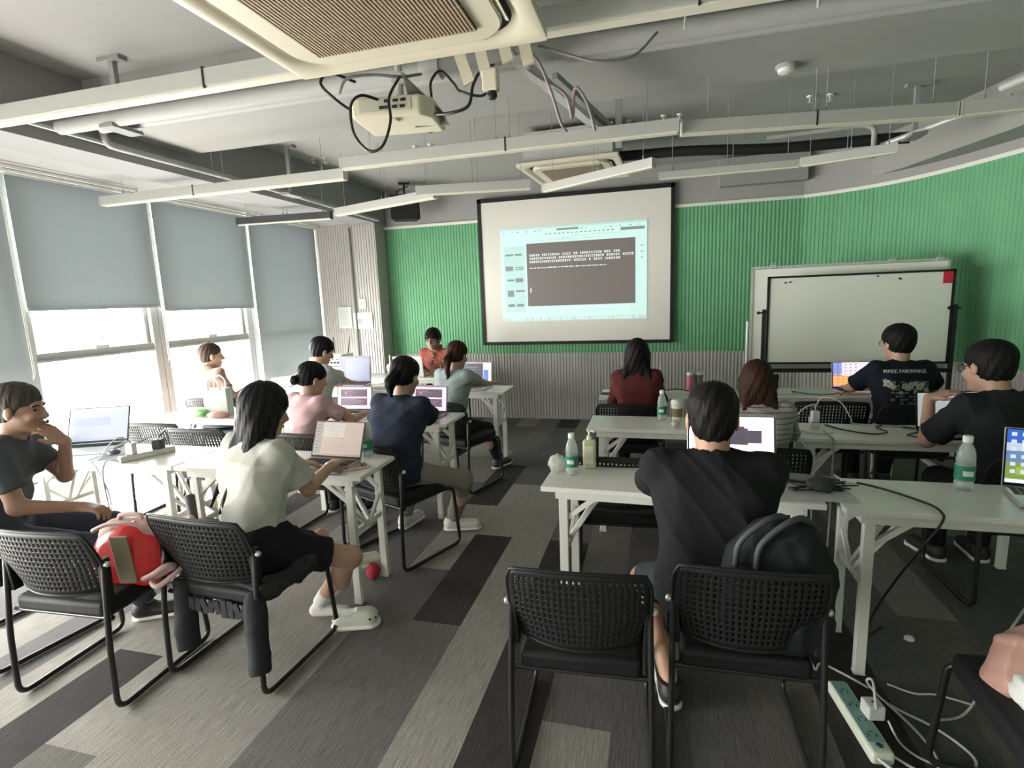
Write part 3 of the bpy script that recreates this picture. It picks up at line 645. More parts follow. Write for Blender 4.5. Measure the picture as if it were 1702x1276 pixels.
def scr(lid, w, h, zc, col, e, items=()):
    s = MB(); s.quad((-w/2, -.0045, zc-h/2), (w/2, -.0045, zc-h/2), (w/2, -.0045, zc+h/2), (-w/2, -.0045, zc+h/2)); s.build('display', sc('scr_%s' % (str(col)+str(e)), col, e), lid)
    by = {}
    for n, (u0, v0, u1, v1, c) in enumerate(items):
        y = -.005-.0002*n; m = by.setdefault(c, MB()); m.quad((-w/2+u0*w, y, zc+h/2-v1*h), (-w/2+u1*w, y, zc+h/2-v1*h), (-w/2+u1*w, y, zc+h/2-v0*h), (-w/2+u0*w, y, zc+h/2-v0*h))
    for c, m in by.items(): m.build('interface_area', sc('scrc_%s' % str(c), c, e), lid)
def ui_pink(e=1.0):
    rn = random.Random(4)
    def f(lid, w, h, zc):
        it = [(.09, .12, .88, .46, (.10, .06, .09)), (.09, .52, .88, .84, (.12, .08, .11)), (.0, .0, 1, .05, (.5, .35, .42)), (.09, .47, .9, .49, (.9, .8, .85))]
        for k in range(5): it.append((.14, .16+k*.055, .2+rn.uniform(.2, .6), .17+k*.055, (.4, .28, .32)))
        for k in range(5): it.append((.14, .56+k*.055, .2+rn.uniform(.2, .6), .57+k*.055, (.4, .32, .4)))
        it += [(.22, .25, .27, .31, (.7, .3, .35))]+[(.02, .3+.12*k, .06, .33+.12*k, (.1, .06, .09)) for k in range(4)]
        scr(lid, w, h, zc, (.78, .55, .66), e, it)
    return f
def ui_beige(lid, w, h, zc):
    rn = random.Random(6); it = [(.0, .0, .16, 1, (.30, .27, .25)), (.17, .03, .62, .47, (.44, .40, .36)), (.18, .12, .6, .125, (.2, .18, .17)), (.17, .47, .62, .48, (.2, .18, .16)), (.62, .05, .63, .95, (.36, .31, .28)), (.35, .2, .37, .22, (.05, .05, .05)), (.45, .38, .47, .4, (.1, .08, .08))]
    for k in range(9): it.append((.03, .08+k*.1, .03+rn.uniform(.03, .1), .1+k*.1, (.12, .10, .1)))
    for k in range(6): it.append((.22, .6+k*.05, .3+rn.uniform(.1, .5), .606+k*.05, (.25, .21, .2)))
    for k in range(4): it.append((.66, .1+k*.06, .7+rn.uniform(.05, .25), .106+k*.06, (.3, .25, .23)))
    it += [(.02, .95, .98, .99, (.30, .24, .2))]+[(.05+.06*k, .955, .08+.06*k, .985, (.5, .3, .25)) for k in range(14)]
    scr(lid, w, h, zc, (.42, .34, .29), .8, it)
def ui_lav(lid, w, h, zc): scr(lid, w, h, zc, (.30, .31, .42), .8, [(.2, .1, .95, .9, (.33, .34, .45)), (.25, .15, .6, .17, (.26, .27, .36)), (.25, .25, .8, .26, (.26, .27, .36)), (.02, .1, .16, .5, (.27, .28, .38))])
def ui_white(lid, w, h, zc):
    scr(lid, w, h, zc, (1.0, .86, .93), 1.25, [(0, .0, 1, .06, (.75, .7, .72)), (.35, .24, .70, .58, (.07, .06, .08)), (.35, .20, .66, .3, (.07, .06, .08)), (.70, .28, .86, .54, (.07, .06, .08)), (.62, .10, .9, .12, (.8, .7, .75)), (.1, .12, .4, .13, (.7, .6, .65))])
def ui_orange(lid, w, h, zc):
    it = [(0, 0, .22, 1, (.22, .25, .55)), (.0, .55, .8, .95, (.8, .35, .12))]
    for a in range(5):
        for b in range(7): it.append((.04+.12*a, .06+.13*b, .09+.12*a, .12+.13*b, (.85, .55, .25) if b > 2 else (.3, .4, .8)))
    scr(lid, w, h, zc, (.85, .68, .72), 1.0, it)
def ui_blue(lid, w, h, zc):
    it = [(0, .25, 1, .40, (.42, .5, .6)), (.15, .22, .8, .33, (.7, .75, .8)), (0, .40, 1, .62, (.12, .2, .33)), (0, .62, 1, .93, (.18, .27, .05)), (.1, .7, .5, .85, (.30, .38, .08)), (0, .93, 1, 1, (.75, .8, .85))]
    for b in range(6):
        for a in range(2): it.append((.04+.1*a, .05+.14*b, .09+.1*a, .12+.14*b, (.5, .6, .8)))
    scr(lid, w, h, zc, (.03, .10, .45), 1.0, it)
def ui_dark(lid, w, h, zc):
    it = [(.0, .0, 1, .05, (.5, .4, .45)), (.0, .05, .72, 1, (.05, .05, .07)), (.74, .35, .9, .95, (.1, .2, .5))]
    for k in range(8): it.append((.05, .12+k*.1, .2+.05*(k*7 % 9), .14+k*.1, (.25, .25, .28)))
    scr(lid, w, h, zc, (.7, .6, .65), 1.0, it)
def ui_pale(lid, w, h, zc): scr(lid, w, h, zc, (.42, .44, .46), .8, [(.1, .1, .7, .12, (.3, .3, .32)), (.1, .2, .6, .22, (.3, .3, .32))])
def ui_glare(lid, w, h, zc): scr(lid, w, h, zc, (.42, .44, .52), .8, [(0, 0, 1, .05, (.5, .5, .55)), (.06, .15, .9, .17, (.5, .52, .6)), (.06, .3, .7, .55, (.36, .39, .5)), (.03, .93, .97, .98, (.35, .38, .5))])
laptop((-3.64, 2.68), 24, 112, 'large silver laptop with glare on its screen, lower left by the window', ui_glare, .38, .26, mat('pale_silver', (.62, .66, .66), .3, .3), .25)
laptop((-1.755, 2.585), -2, 113, 'laptop with beige screen used by the long haired woman', ui_beige, .33, .22, mat('space_grey', (.30, .27, .26), .4, .4), .215)
laptop((-2.385, 3.84), 4, 100, 'laptop with pink lit screen in front of the woman in pink', ui_pink(.9), .31, .2, M_silver, .20)
laptop((-1.72, 3.83), -4, 100, 'laptop with pink lit screen in front of the woman in navy', ui_pink(1.1), .31, .22, mat('lilac_silver', (.45, .38, .5), .35, .5), .21)
laptop((-3.19, 5.20), 3, 97, 'tall lavender screen laptop in front of the man in white', ui_lav, .37, .24, M_silver, .30)
laptop((-2.80, 5.74), 181, 100, 'pale laptop seen from behind in front of the presenter', ui_dark, .37, .25, mat('pale_lid', (.62, .64, .60), .35), .24)
laptop((-1.76, 5.12), -4, 98, 'laptop with dark window on its screen in front of the woman in light blue', ui_dark, .34, .22, M_silver, .24)
laptop((.36, 2.72), 0, 103, 'laptop with glaring white screen in front of the man in black T-shirt', ui_white, .41, .25, M_silver, .26)
laptop((1.62, 5.06), 6, 100, 'laptop with orange and blue icons in front of the man in flower print', ui_orange, .34, .22, mat('pinkish', (.6, .45, .45), .4), .23)
laptop((1.69, 3.68), 10, 98, 'laptop with pale blank screen behind the elbow of the man on the right', ui_pale, .36, .22, M_black, .22)
laptop((1.60, 2.60), -14, 97, 'laptop with blue sky wallpaper at the right edge', ui_blue, .36, .24, M_silver, .25)

# ================================================================ SMALL THINGS
def glassy(name, col, a=.35):
    if name in MATS: return MATS[name]
    m = bpy.data.materials.new(name); m.use_nodes = True; n = m.node_tree.nodes; l = m.node_tree.links; b = n['Principled BSDF']
    b.inputs['Base Color'].default_value = tuple(col)+(1,); b.inputs['Roughness'].default_value = .12; b.inputs['Alpha'].default_value = a; b.inputs['Specular IOR Level'].default_value = .8
    MATS[name] = m; return m
M_pet = glassy('clear_plastic', (.62, .72, .68), .38)
def bottle(loc, label, cap=(.8, .8, .78), s=1., band=(.02, .20, .12)):
    t = thing('water_bottle', label, 'bottle', (loc[0], loc[1], TZ), 0, 'water bottles with green labels')
    pr = [(.026, 0), (.031, .006), (.031, .03), (.029, .035), (.031, .04), (.031, .10), (.029, .105), (.031, .11), (.030, .135), (.024, .16), (.015, .18), (.013, .19)]
    MB().lathe([(a*s, z*s) for a, z in pr], n=20).build('bottle_body', M_pet, t, smooth='all')
    MB().lathe([(.0325*s, .042*s), (.0325*s, .098*s)], n=20, capb=False, capt=False).build('label_band', mat('band_%s' % str(band), band, .4), t, smooth='all')
    MB().add([(.0335*s*math.cos(R(a)), .0335*s*math.sin(R(a)), z*s) for z in (.06, .08) for a in (-125, -105, -85, -65)], [(0, 1, 5, 4), (1, 2, 6, 5), (2, 3, 7, 6)]).build('label_mark', mat('mark_white', (.6, .7, .62), .5), t)
    MB().lathe([(.0155*s, .186*s), (.016*s, .19*s), (.016*s, .208*s), (.014*s, .21*s)], n=16).build('cap', mat('cap_%s' % str(cap), cap, .4), t, smooth=True)
    return t
bottle((-1.615, 2.70), 'water bottle with green label beside the beige screen laptop')
bottle((-.40, 2.56), 'water bottle with green label standing next to the sanitizer bottle')
bottle((.045, 3.80), 'water bottle with green label beside the coffee cup')
bottle((1.275, 2.61), 'water bottle with green label on the lower right table, left of the wallpaper laptop', s=1.12)
bottle((-3.835, 2.52), 'dark capped water bottle by the window behind the man at the left edge', cap=(.03, .03, .03), band=(.12, .25, .14))
t = thing('sanitizer_bottle', 'tall pale yellow green pump bottle at the left end of the nearest right table', 'bottle', (-.325, 2.67, TZ))
MB().prism([(-.033, -.022), (.033, -.022), (.033, .022), (-.033, .022)], 0, .15).build('bottle_body', mat('sani', (.62, .66, .42), .25, alpha=.8), t, bev=.014, segs=4, smooth=True)
MB().box((0, -.0228, .075), (.045, .001, .09)).build('label_sheet', mat('sani_label', (.72, .74, .6), .5), t)
MB().lathe([(.014, .15), (.014, .17), (.006, .172), (.006, .195), (.012, .197), (.012, .205)], n=14).bar((0, 0, .2), (.03, -.02, .197), .01, .008).build('pump', M_cream, t, smooth=True)
def crumple(name, c, r, m, seed=1, amp=.35, n=26):
    rn = np.random.RandomState(seed); mb = MB(); mb.ball((0, 0, 0), 1., n); K = rn.randn(14, 3)*2.2; ph = rn.rand(14)*6
    out = []
    for v in mb.v:
        p = np.array(v); d = 1+amp*np.mean(np.abs(np.sin(K@p*1.3+ph)))*1.6-amp*.9; q = p*d*np.array(r); q[2] = max(q[2], -r[2]*.9); out.append(tuple(q))
    mb.v = out; o = mb.build(name, m, smooth='all'); o.location = c; return o
tag(crumple('plastic_bag', (-.48, 2.60, TZ+.04), (.045, .05, .045), glassy('bag_clear', (.7, .72, .66), .6), 3), 'crumpled clear plastic bag left of the water bottle at the table end', 'plastic bag')
t = thing('coffee_cup', 'white paper coffee cup with brown sleeve on the second right table', 'cup', (.145, 3.79, TZ))
MB().lathe([(.03, 0), (.042, .125)], n=24).build('cup_body', mat('paper_cup', (.66, .65, .58), .6), t, smooth=True)
MB().lathe([(.0345, .03), (.041, .09)], n=24, capb=False, capt=False).build('sleeve', mat('sleeve_brown', (.20, .17, .09), .7), t, smooth='all')
MB().lathe([(.045, .122), (.045, .132), (.040, .134), (.037, .146), (.034, .148)], n=24).build('lid', M_trim, t, smooth=True)
tag(crumple('paper_wrapper', (.13, 3.60, TZ+.022), (.025, .03, .025), mat('wrapper', (.45, .43, .33), .6), 5), 'small crumpled wrapper in front of the coffee cup', 'wrapper')
t = thing('drink_cup', 'clear takeaway drink cup with dome lid and straw on the presenter table', 'cup', (-3.06, 5.78, TZ))
MB().lathe([(.032, 0), (.045, .11)], n=20).build('cup_body', glassy('cup_clear', (.65, .67, .6), .7), t, smooth=True); MB().lathe([(.047, .11), (.045, .13), (.03, .15), (.015, .155)], n=20).build('dome_lid', M_trim, t, smooth=True)
MB().tube([(0, 0, .1), (.0, 0, .26)], .008, 8).build('straw', M_trim, t); MB().lathe([(.036, .03), (.042, .075)], n=20, capb=False, capt=False).build('label_band', mat('cup_dark', (.12, .12, .11), .5), t)
for x, y, c, lab in ((.30, 4.93, (.45, .16, .22), 'pink thermos cup behind the head of the man in black T-shirt'), (.375, 4.95, (.16, .15, .13), 'dark tumbler to the right of the pink thermos')):
    t = thing('tumbler', lab, 'cup', (x, y, TZ)); MB().lathe([(.032, 0), (.034, .01), (.036, .15)], n=20).build('body', mat('tumb%s' % str(c), c, .4), t, smooth=True); MB().lathe([(.033, .15), (.033, .17), (.028, .175)], n=20).build('lid', M_alu, t, smooth=True)
# phone & hand things
t = thing('smartphone', 'phone in a pale pink case at the corner of the near left table', 'phone', (-1.585, 2.47, TZ+.007), -52)
MB().box((0, 0, 0), (.085, .175, .012)).build('case', mat('case_pink', (.62, .5, .45), .5), t, bev=.005); MB().box((0, 0, .0065), (.072, .155, .001)).build('screen', mat('phone_dark', (.06, .02, .025), .15), t)
o = MB().box((0, 0, 0), (.17, .055, .02)).build('wrist_cable', M_silver); 
bpy.data.objects.remove(o)
# power strips
def strip(loc, rz, L, label, plugs, col=(.66, .67, .64), socket=(.2, .21, .21), w=.05, h=.035, z=TZ):
    t = thing('power_strip', label, 'power strip', (loc[0], loc[1], z), rz)
    MB().box((0, 0, h/2), (L, w, h)).build('housing', mat('strip%s' % str(col), col, .4), t, bev=.006)
    for k in range(int(L/.055)):
        x = -L/2+.035+k*.052; s = MB(); s.box((x, 0, h+.0003), (.038, w*.7, .0008)); s.build('socket', mat('sock%s' % str(socket), socket, .5), t)
        d = MB()
        for a in (-1, 1): d.box((x+a*.008, 0, h+.001), (.003, .012, .001), rotm(0, 0, 25*a))
        d.build('slot', M_dark, t)
    return t
strip((-3.01, 2.50), 68, .30, 'white power strip lying across the lower left table with two adapters plugged in', 2)
strip((.985, 3.74), 80, .22, 'white power strip on the second right table under two adapters', 2)
def adapter(loc, label, c, z, d=(.045, .045, .07), rz=0):
    t = thing('power_adapter', label, 'power adapter', (loc[0], loc[1], z), rz); MB().box((0, 0, d[2]/2), d).build('brick', mat('ad%s' % str(c), c, .4), t, bev=.006); MB().box((0, 0, d[2]+.001), (.012, .006, .004)).build('port', M_dark, t); return t
adapter((-3.045, 2.43), 'white adapter standing on the left power strip', (.68, .69, .66), TZ+.036, rz=20)
adapter((-2.985, 2.56), 'black adapter standing on the left power strip', (.03, .032, .035), TZ+.036, (.06, .05, .06), 20)
adapter((.975, 3.68), 'white adapter on the second right table strip', (.68, .69, .66), TZ+.036)
adapter((1.0, 3.77), 'black adapter on the second right table strip', (.03, .032, .035), TZ+.036, (.05, .04, .08))
t = thing('mouse', 'dark computer mouse on a small pad beside the bright laptop', 'mouse', (-3.30, 2.52, TZ), 40)
MB().ball((0, 0, .012), (.035, .058, .022), 14).build('shell', mat('mouse_dark', (.10, .10, .13), .3), t, smooth='all'); MB().box((0, .02, .03), (.006, .02, .006)).build('wheel', M_black, t)
tag(MB().box((-3.24, 2.45, TZ+.003), (.19, .13, .004), rotm(0, 0, 12)).build('mouse_pad', mat('pad', (.25, .28, .29), .7)), 'thin grey pad under the dark mouse', 'mouse pad')
def cab(pts, r, lab, m=None, nm='charging_cable'): cable(nm, pts, r, lab, m or M_wcable)
cab([(-3.045, 2.43, .85), (-3.06, 2.38, .89), (-3.1, 2.34, .85), (-3.16, 2.33, .78), (-3.25, 2.34, .747), (-3.2, 2.33, .70), (-3.1, 2.3, .55), (-3.06, 2.25, .40), (-3.0, 2.15, .35), (-2.98, 2.05, .33)], .004, 'grey cable looping down in front of the lower left table', mat('cab_grey', (.35, .36, .36), .5))
cab([(-3.0, 2.58, .84), (-3.0, 2.64, .88), (-3.1, 2.68, .84), (-3.2, 2.65, .80), (-3.3, 2.6, .75)], .004, 'thin black cable arching from the black adapter to the bright laptop', M_bcable)
cab([(-3.06, 2.36, .75), (-3.12, 2.33, .76), (-3.14, 2.31, .68), (-3.12, 2.3, .5), (-3.08, 2.28, .3), (-3.06, 2.25, .12), (-2.9, 2.2, .01)], .005, 'grey power lead dropping from the left power strip to the floor', mat('cab_grey', (.35, .36, .36), .5))
cab([(.975, 3.68, .85), (.95, 3.62, .90), (.88, 3.6, .87), (.82, 3.62, .78), (.80, 3.75, .75)], .004, 'white cable arching left from the white adapter on the second right table')
cab([(1.0, 3.77, .86), (1.03, 3.75, .92), (1.12, 3.72, .90), (1.18, 3.7, .80), (1.22, 3.78, .748), (1.35, 3.75, .748), (1.5, 3.72, .748)], .004, 'white cable arching right from the black adapter to the pale laptop')
cab([(1.05, 3.74, .745), (1.12, 3.6, .747), (1.24, 3.52, .747), (1.34, 3.58, .747), (1.32, 3.7, .747), (1.42, 3.76, .747), (1.52, 3.68, .747)], .0045, 'black cable in a wavy line on the second right table', M_bcable)
cab([(1.52, 3.60, .747), (1.42, 3.52, .747), (1.48, 3.46, .747), (1.58, 3.48, .747), (1.62, 3.56, .747), (1.52, 3.62, .750)], .0045, 'black cable coiled in an oval near the elbow of the man on the right', M_bcable)
cab([(1.0, 3.58, .745), (1.0, 3.42, .745), (1.0, 3.385, .72), (1.0, 3.38, .5), (1.0, 3.38, .2), (1.0, 3.4, .01)], .005, 'beige lead hanging down the front leg of the second right table', mat('lead_beige', (.4, .38, .33), .5))
cab([(.85, 3.6, .747), (.9, 3.52, .747), (.98, 3.5, .747), (1.05, 3.55, .747)], .004, 'short white cable curled at the left end of the second right table')
cab([(1.05, 4.95, .747), (1.15, 4.9, .75), (1.2, 4.85, .747), (1.3, 4.8, .747), (1.42, 4.85, .747), (1.5, 4.95, .747)], .004, 'thin black cable wandering on the farthest right table', M_bcable)
cab([(1.52, 4.9, .76), (1.46, 4.82, .75), (1.42, 4.79, .71), (1.40, 4.78, .6)], .004, 'thin black cable hanging from the laptop of the man in flower print', M_bcable)
# camera-like device and box on far right table
t = thing('document_camera', 'small black camera device on the farthest right table', 'camera', (.98, 5.0, TZ)); MB().box((0, 0, .05), (.08, .07, .10)).box((.02, 0, .12), (.05, .05, .05)).build('body', M_black, t, bev=.006); MB().lathe([(.018, 0), (.02, .03)], (-.02, -.035, .1), 12, rotm(90, 0, 0)).build('lens', M_silver, t)
tag(MB().box((1.03, 4.85, TZ+.018), (.12, .08, .03)).build('small_box', mat('box_white', (.6, .6, .55), .6), bev=.003), 'small white box in front of the black camera device', 'box')
t = thing('smartphone', 'black phone at the left end of the table of the woman in dark red', 'phone', (-.39, 4.77, TZ), 80); MB().box((0, 0, .005), (.075, .15, .01)).build('case', M_black, t, bev=.004)
cab([(.0, 4.8, .75), (.1, 4.85, .765), (.2, 4.84, .775), (.28, 4.9, .75)], .005, 'black cable lying on the table left of the pink thermos', M_bcable)
# dark clutter on the near right table
t = thing('document_sheet', 'creased white sheet of paper under the dark clutter on the near right table', 'paper', (.66, 2.47, TZ+.001), 2)
MB().box((0, 0, .001), (.30, .21, .002)).build('sheet', mat('sheet_grey', (.50, .51, .53), .7, noise=.15, nscale=30), t)
tag(crumple('earphone_pouch', (.70, 2.50, TZ+.03), (.055, .05, .03), mat('pouch', (.03, .03, .035), .7), 8, .5), 'small dark rumpled pouch on the creased sheet', 'pouch')
tag(MB().prism([(-.16, -.05), (.14, -.055), (.16, .03), (-.14, .06)], 0, .016, c=(.64, 2.64, TZ), r=rotm(0, 0, -5)).build('tablet_case', mat('tab_grey', (.16, .16, .165), .5), bev=.004), 'flat dark grey case at the back of the near right table', 'tablet case')
for k in range(4):
    rn = random.Random(k); c = [(.55+.3*rn.random(), 2.45+.15*rn.random(), TZ+.006+.006*k) for _ in range(6)]
    cab(c, .0035, ['thin black wire tangled leftmost around the dark pouch', 'thin black wire looped over the creased sheet', 'thin black wire running behind the dark pouch', 'topmost thin black wire of the tangle by the dark pouch'][k], M_bcable, 'thin_wire')
cab([(.72, 2.62, .76), (.9, 2.56, .755), (1.04, 2.40, .75), (1.06, 2.30, .75), (1.05, 2.265, .72), (1.0, 2.27, .62), (.96, 2.35, .45), (.94, 2.5, .2), (.95, 2.6, .015), (1.05, 2.7, .01)], .005, 'thick black cable crossing the near right table and hanging over its front', M_bcable)
tag(MB().tube([(.80, 2.595, .757), (.86, 2.575, .757)], .008).build('cable_tag', M_trim), 'short white sleeve on the thick black cable', 'cable tag')
cab([(1.38, 2.45, .75), (1.42, 2.35, .75), (1.43, 2.27, .745), (1.43, 2.24, .68), (1.36, 2.24, .5), (1.28, 2.24, .3), (1.2, 2.2, .1), (1.12, 2.15, .01), (1.0, 2.1, .008)], .005, 'long white cable hanging from the wallpaper laptop down to the floor', mat('cab_pale', (.42, .42, .38), .5))
# floor strip
def floor_strip():
    t = thing('power_strip', 'white power strip with green socket face on the floor at lower right', 'power strip', (.735, 2.03, 0), 97)
    MB().box((0, 0, .024), (.36, .075, .048)).build('housing', mat('strip_cream', (.62, .66, .55), .4), t, bev=.012, segs=3)
    MB().box((.02, 0, .0485), (.30, .055, .001)).build('socket_face', mat('strip_teal', (.18, .34, .30), .5), t)
    for k in range(4):
        s = MB()
        for a in (-1, 1): s.box((-.10+k*.07, a*.012, .0495), (.014, .003, .001), rotm(0, 0, 20*a))
        s.box((-.085+k*.07, 0, .0495), (.003, .012, .001)); s.build('socket_holes', M_dark, t)
    MB().ball((-.145, 0, .05), (.012, .012, .004), 10).build('switch', mat('sw_blue', (.02, .05, .12), .4), t)
floor_strip()
adapter((.78, 2.03), 'white cube charger plugged into the floor power strip', (.6, .62, .6), .05, (.06, .06, .055), 10)
cab([(.78, 2.0, .10), (.80, 2.1, .14), (.82, 2.2, .06), (.88, 2.16, .008), (1.0, 2.06, .008), (1.06, 1.95, .008), (1.02, 1.88, .008), (.95, 1.86, .008)], .005, 'white cable looping widest on the floor right of the cube charger')
cab([(.86, 2.2, .008), (.92, 2.05, .008), (.94, 1.92, .008), (.90, 1.84, .008), (.84, 1.86, .008), (.76, 1.93, .012)], .005, 'white cable looping from the table leg back to the floor power strip')
cab([(.82, 2.0, .06), (.84, 1.95, .02), (.88, 1.91, .008), (.94, 1.88, .008)], .004, 'short white cable between the cube charger and the floor loops')
cab([(.73, 1.86, .03), (.78, 1.82, .01), (.80, 1.76, .008), (.78, 1.66, .008)], .007, 'thick pale lead leaving the floor power strip toward the viewer')
cab([(.62, 2.35, .1), (.66, 2.3, .02), (.70, 2.36, .008), (.78, 2.3, .008), (.84, 2.24, .008)], .005, 'white cable on the floor left of the near table leg')
cab([(.66, 2.48, .30), (.68, 2.42, .2), (.72, 2.40, .12), (.72, 2.36, .02)], .005, 'white cable dangling behind the chair with the dark backpack')
cab([(.92, 2.28, .008), (1.0, 2.24, .01), (1.08, 2.25, .01), (1.18, 2.22, .01)], .004, 'thin white cable on the floor between the near leg and the corner chair')
# audio rack on far-left table
t = thing('audio_rack', 'beige audio gear case with cables, beside the ribbed wall', 'audio rack', (-3.86, 5.80, TZ))
MB().box((0, 0, .07), (.46, .3, .14)).build('case', mat('rack_wood', (.35, .30, .24), .6), t, bev=.006)
MB().box((0, .0, .20), (.44, .28, .10)).build('mixer', mat('rack_cream', (.66, .62, .50), .5), t, bev=.006)
k = MB()
for a in range(9): k.tube([(-.18+.045*a, -.14, .19), (-.18+.045*a, -.165, .185)], .012, 8)
k.build('plug', M_black, t)
k = MB()
for a in range(6): k.box((-.16+.065*a, -.142, .225), (.03, .004, .015))
k.build('socket', M_dark, t)
MB().box((.02, 0, .265), (.40, .26, .03)).build('router', M_trim, t, bev=.005)
for x, tl in ((-.02, 0), (.17, .04)): MB().tube([(x, .1, .27), (x+tl, .1, .48)], [.008, .005], 8).build('antenna', M_black, t, smooth=True)
cab([(-4.02, 5.62, .98), (-3.95, 5.6, 1.02), (-3.8, 5.6, 1.03), (-3.68, 5.64, 1.0)], .008, 'bundle of white wires on top of the audio gear')
t = thing('audio_speaker', 'small black case with white edge on the floor left of the presenter table', 'case', (-3.55, 5.55, 0)); MB().box((0, 0, .3), (.4, .3, .6)).build('cabinet', M_black, t, bev=.01); MB().box((0, -.152, .57), (.38, .004, .02)).build('edge', M_trim, t)
# papers on left third-row table
for k, (x, y, w_, h_, a) in enumerate(((-3.0, 4.93, .22, .16, 10), (-2.75, 4.98, .2, .14, -6), (-3.6, 5.0, .25, .2, 5))):
    tag(MB().box((x, y, TZ+.003+.002*k), (w_, h_, .003), rotm(0, 0, a)).build('notebook', mat('nb%d' % k, ((.6, .52, .5), (.42, .34, .33), (.6, .6, .55))[k], .6)), ('open pinkish notebook by the arm of the man in white', 'brownish notebook at the right of the lavender laptop', 'white pad left of the man in white')[k], 'notebook')
cab([(-2.45, 5.7, .75), (-2.38, 5.68, .79), (-2.3, 5.72, .76), (-2.34, 5.8, .79), (-2.42, 5.76, .75), (-2.3, 5.66, .75)], .007, 'tangle of white cable on the presenter table', M_trim)
# bags near pink shirt person
t = thing('paper_bag', 'white paper shopping bag with thin handles beside the person in pale pink', 'shopping bag', (-3.52, 3.62, .74), 12)
MB().prism([(-.10, -.045), (.10, -.045), (.10, .045), (-.10, .045)], 0, .23).build('bag_body', mat('bag_white', (.40, .44, .40), .7), t, bev=.004)
for s in (-1, 1): MB().tube(spline([(-.05, s*.045, .22), (-.045, s*.05, .29), (0, s*.05, .33), (.045, s*.05, .29), (.05, s*.045, .22)], 5), .006, 6).build('handle', M_trim, t, smooth='all')
gp = crumple('snack_packet', (-3.66, 3.55, TZ+.035), (.09, .05, .035), mat('pack_green', (.22, .50, .16), .4), 11, .3); tag(gp, 'green snack packet lying against the white paper bag', 'snack packet')
tag(crumple('snack_packet', (-3.42, 3.5, TZ+.03), (.10, .05, .03), mat('pack_red', (.42, .22, .18), .4), 12, .3), 'reddish clear wrapped packet in front of the white paper bag', 'snack packet')
tag(crumple('plastic_bag', (-3.05, 3.05, .12), (.16, .12, .12), glassy('bag_yellow', (.75, .66, .12), .9), 14, .3), 'yellow plastic bag on the floor under the lower left tables', 'plastic bag')
MB_t = copy_tree(proto_t); MB_t.location = (-3.5, 3.72, 0); MB_t['label'] = 'white folding table by the window carrying the paper bag, middle left row'
# ================================================================ PEOPLE : smooth-union distance fields meshed with surface nets
def A3(v): return np.array(v, dtype=np.float32)
class SDF:
    def __init__(s): s.p = []
    def cap(s, a, b, ra, rb=None, k=.03, cut=False):
        a, b = A3(a), A3(b); rb = ra if rb is None else rb; ab = b-a; L2 = float(ab@ab)+1e-9; m = max(ra, rb)
        dn = ab/math.sqrt(L2)
        def f(P):
            t = ((P-a)@ab)/L2; tc_ = np.clip(t, 0, 1); d = np.linalg.norm(P-a-tc_[..., None]*ab, axis=-1)-(ra+(rb-ra)*tc_)
            if cut: d = np.maximum(d, (P-b)@dn)
            return d
        s.p.append((f, np.minimum(a, b)-m, np.maximum(a, b)+m, k, 0)); return s
    def ell(s, c, r, M=None, k=.03, sub=False):
        c, r = A3(c), A3(r); m = float(max(r)); Mi = None if M is None else A3(M).T
        def f(P):
            q = P-c
            if Mi is not None: q = q@Mi.T
            k0 = np.linalg.norm(q/r, axis=-1)+1e-6; k1 = np.linalg.norm(q/(r*r), axis=-1)+1e-6
            return k0*(k0-1)/k1
        s.p.append((f, c-m, c+m, k, 1 if sub else 0)); return s
    def sub(s, a, b, ra, rb=None):
        s.cap(a, b, ra, rb); f, lo, hi, k, _ = s.p.pop(); s.p.append((f, lo, hi, .01, 1)); return s
    def plane(s, pt, n):          # keep the side opposite to n
        pt, n = A3(pt), A3(n); n = n/np.linalg.norm(n); s.p.append((lambda P: (P-pt)@n, None, None, 0, 2)); return s
    def fn(s, g): s.p.append((g, None, None, 0, 3)); return s
    def mesh(s, h):
        los = [p[1] for p in s.p if p[4] == 0]; his = [p[2] for p in s.p if p[4] == 0]
        lo = np.min(los, 0)-3*h-.01; hi = np.max(his, 0)+3*h+.01; n = np.ceil((hi-lo)/h).astype(int)+1
        ax = [lo[i]+h*np.arange(n[i], dtype=np.float32) for i in range(3)]
        V = np.full(n, .12, np.float32)
        for f, a, b, k, op in s.p:
            if a is None: i0 = np.zeros(3, int); i1 = n
            else:
                pad = k+2*h; i0 = np.clip(np.floor((a-pad-lo)/h).astype(int), 0, n); i1 = np.clip(np.ceil((b+pad-lo)/h).astype(int)+1, 0, n)
                if np.any(i1 <= i0): continue
            sl = tuple(slice(i0[i], i1[i]) for i in range(3))
            P = np.stack(np.meshgrid(*[ax[i][sl[i]] for i in range(3)], indexing='ij'), -1); v = V[sl]; d = f(P).astype(np.float32)
            if op == 0: hh = np.clip(k-np.abs(v-d), 0, None)/max(k, 1e-5); V[sl] = np.minimum(v, d)-hh*hh*k*.25
            elif op == 1: V[sl] = np.maximum(v, -d)
            elif op == 2: V[sl] = np.maximum(v, d)
            else: V[sl] = v+d
        V[0] = V[-1] = .1; V[:, 0] = V[:, -1] = .1; V[:, :, 0] = V[:, :, -1] = .1
        return nets(V, lo, h)
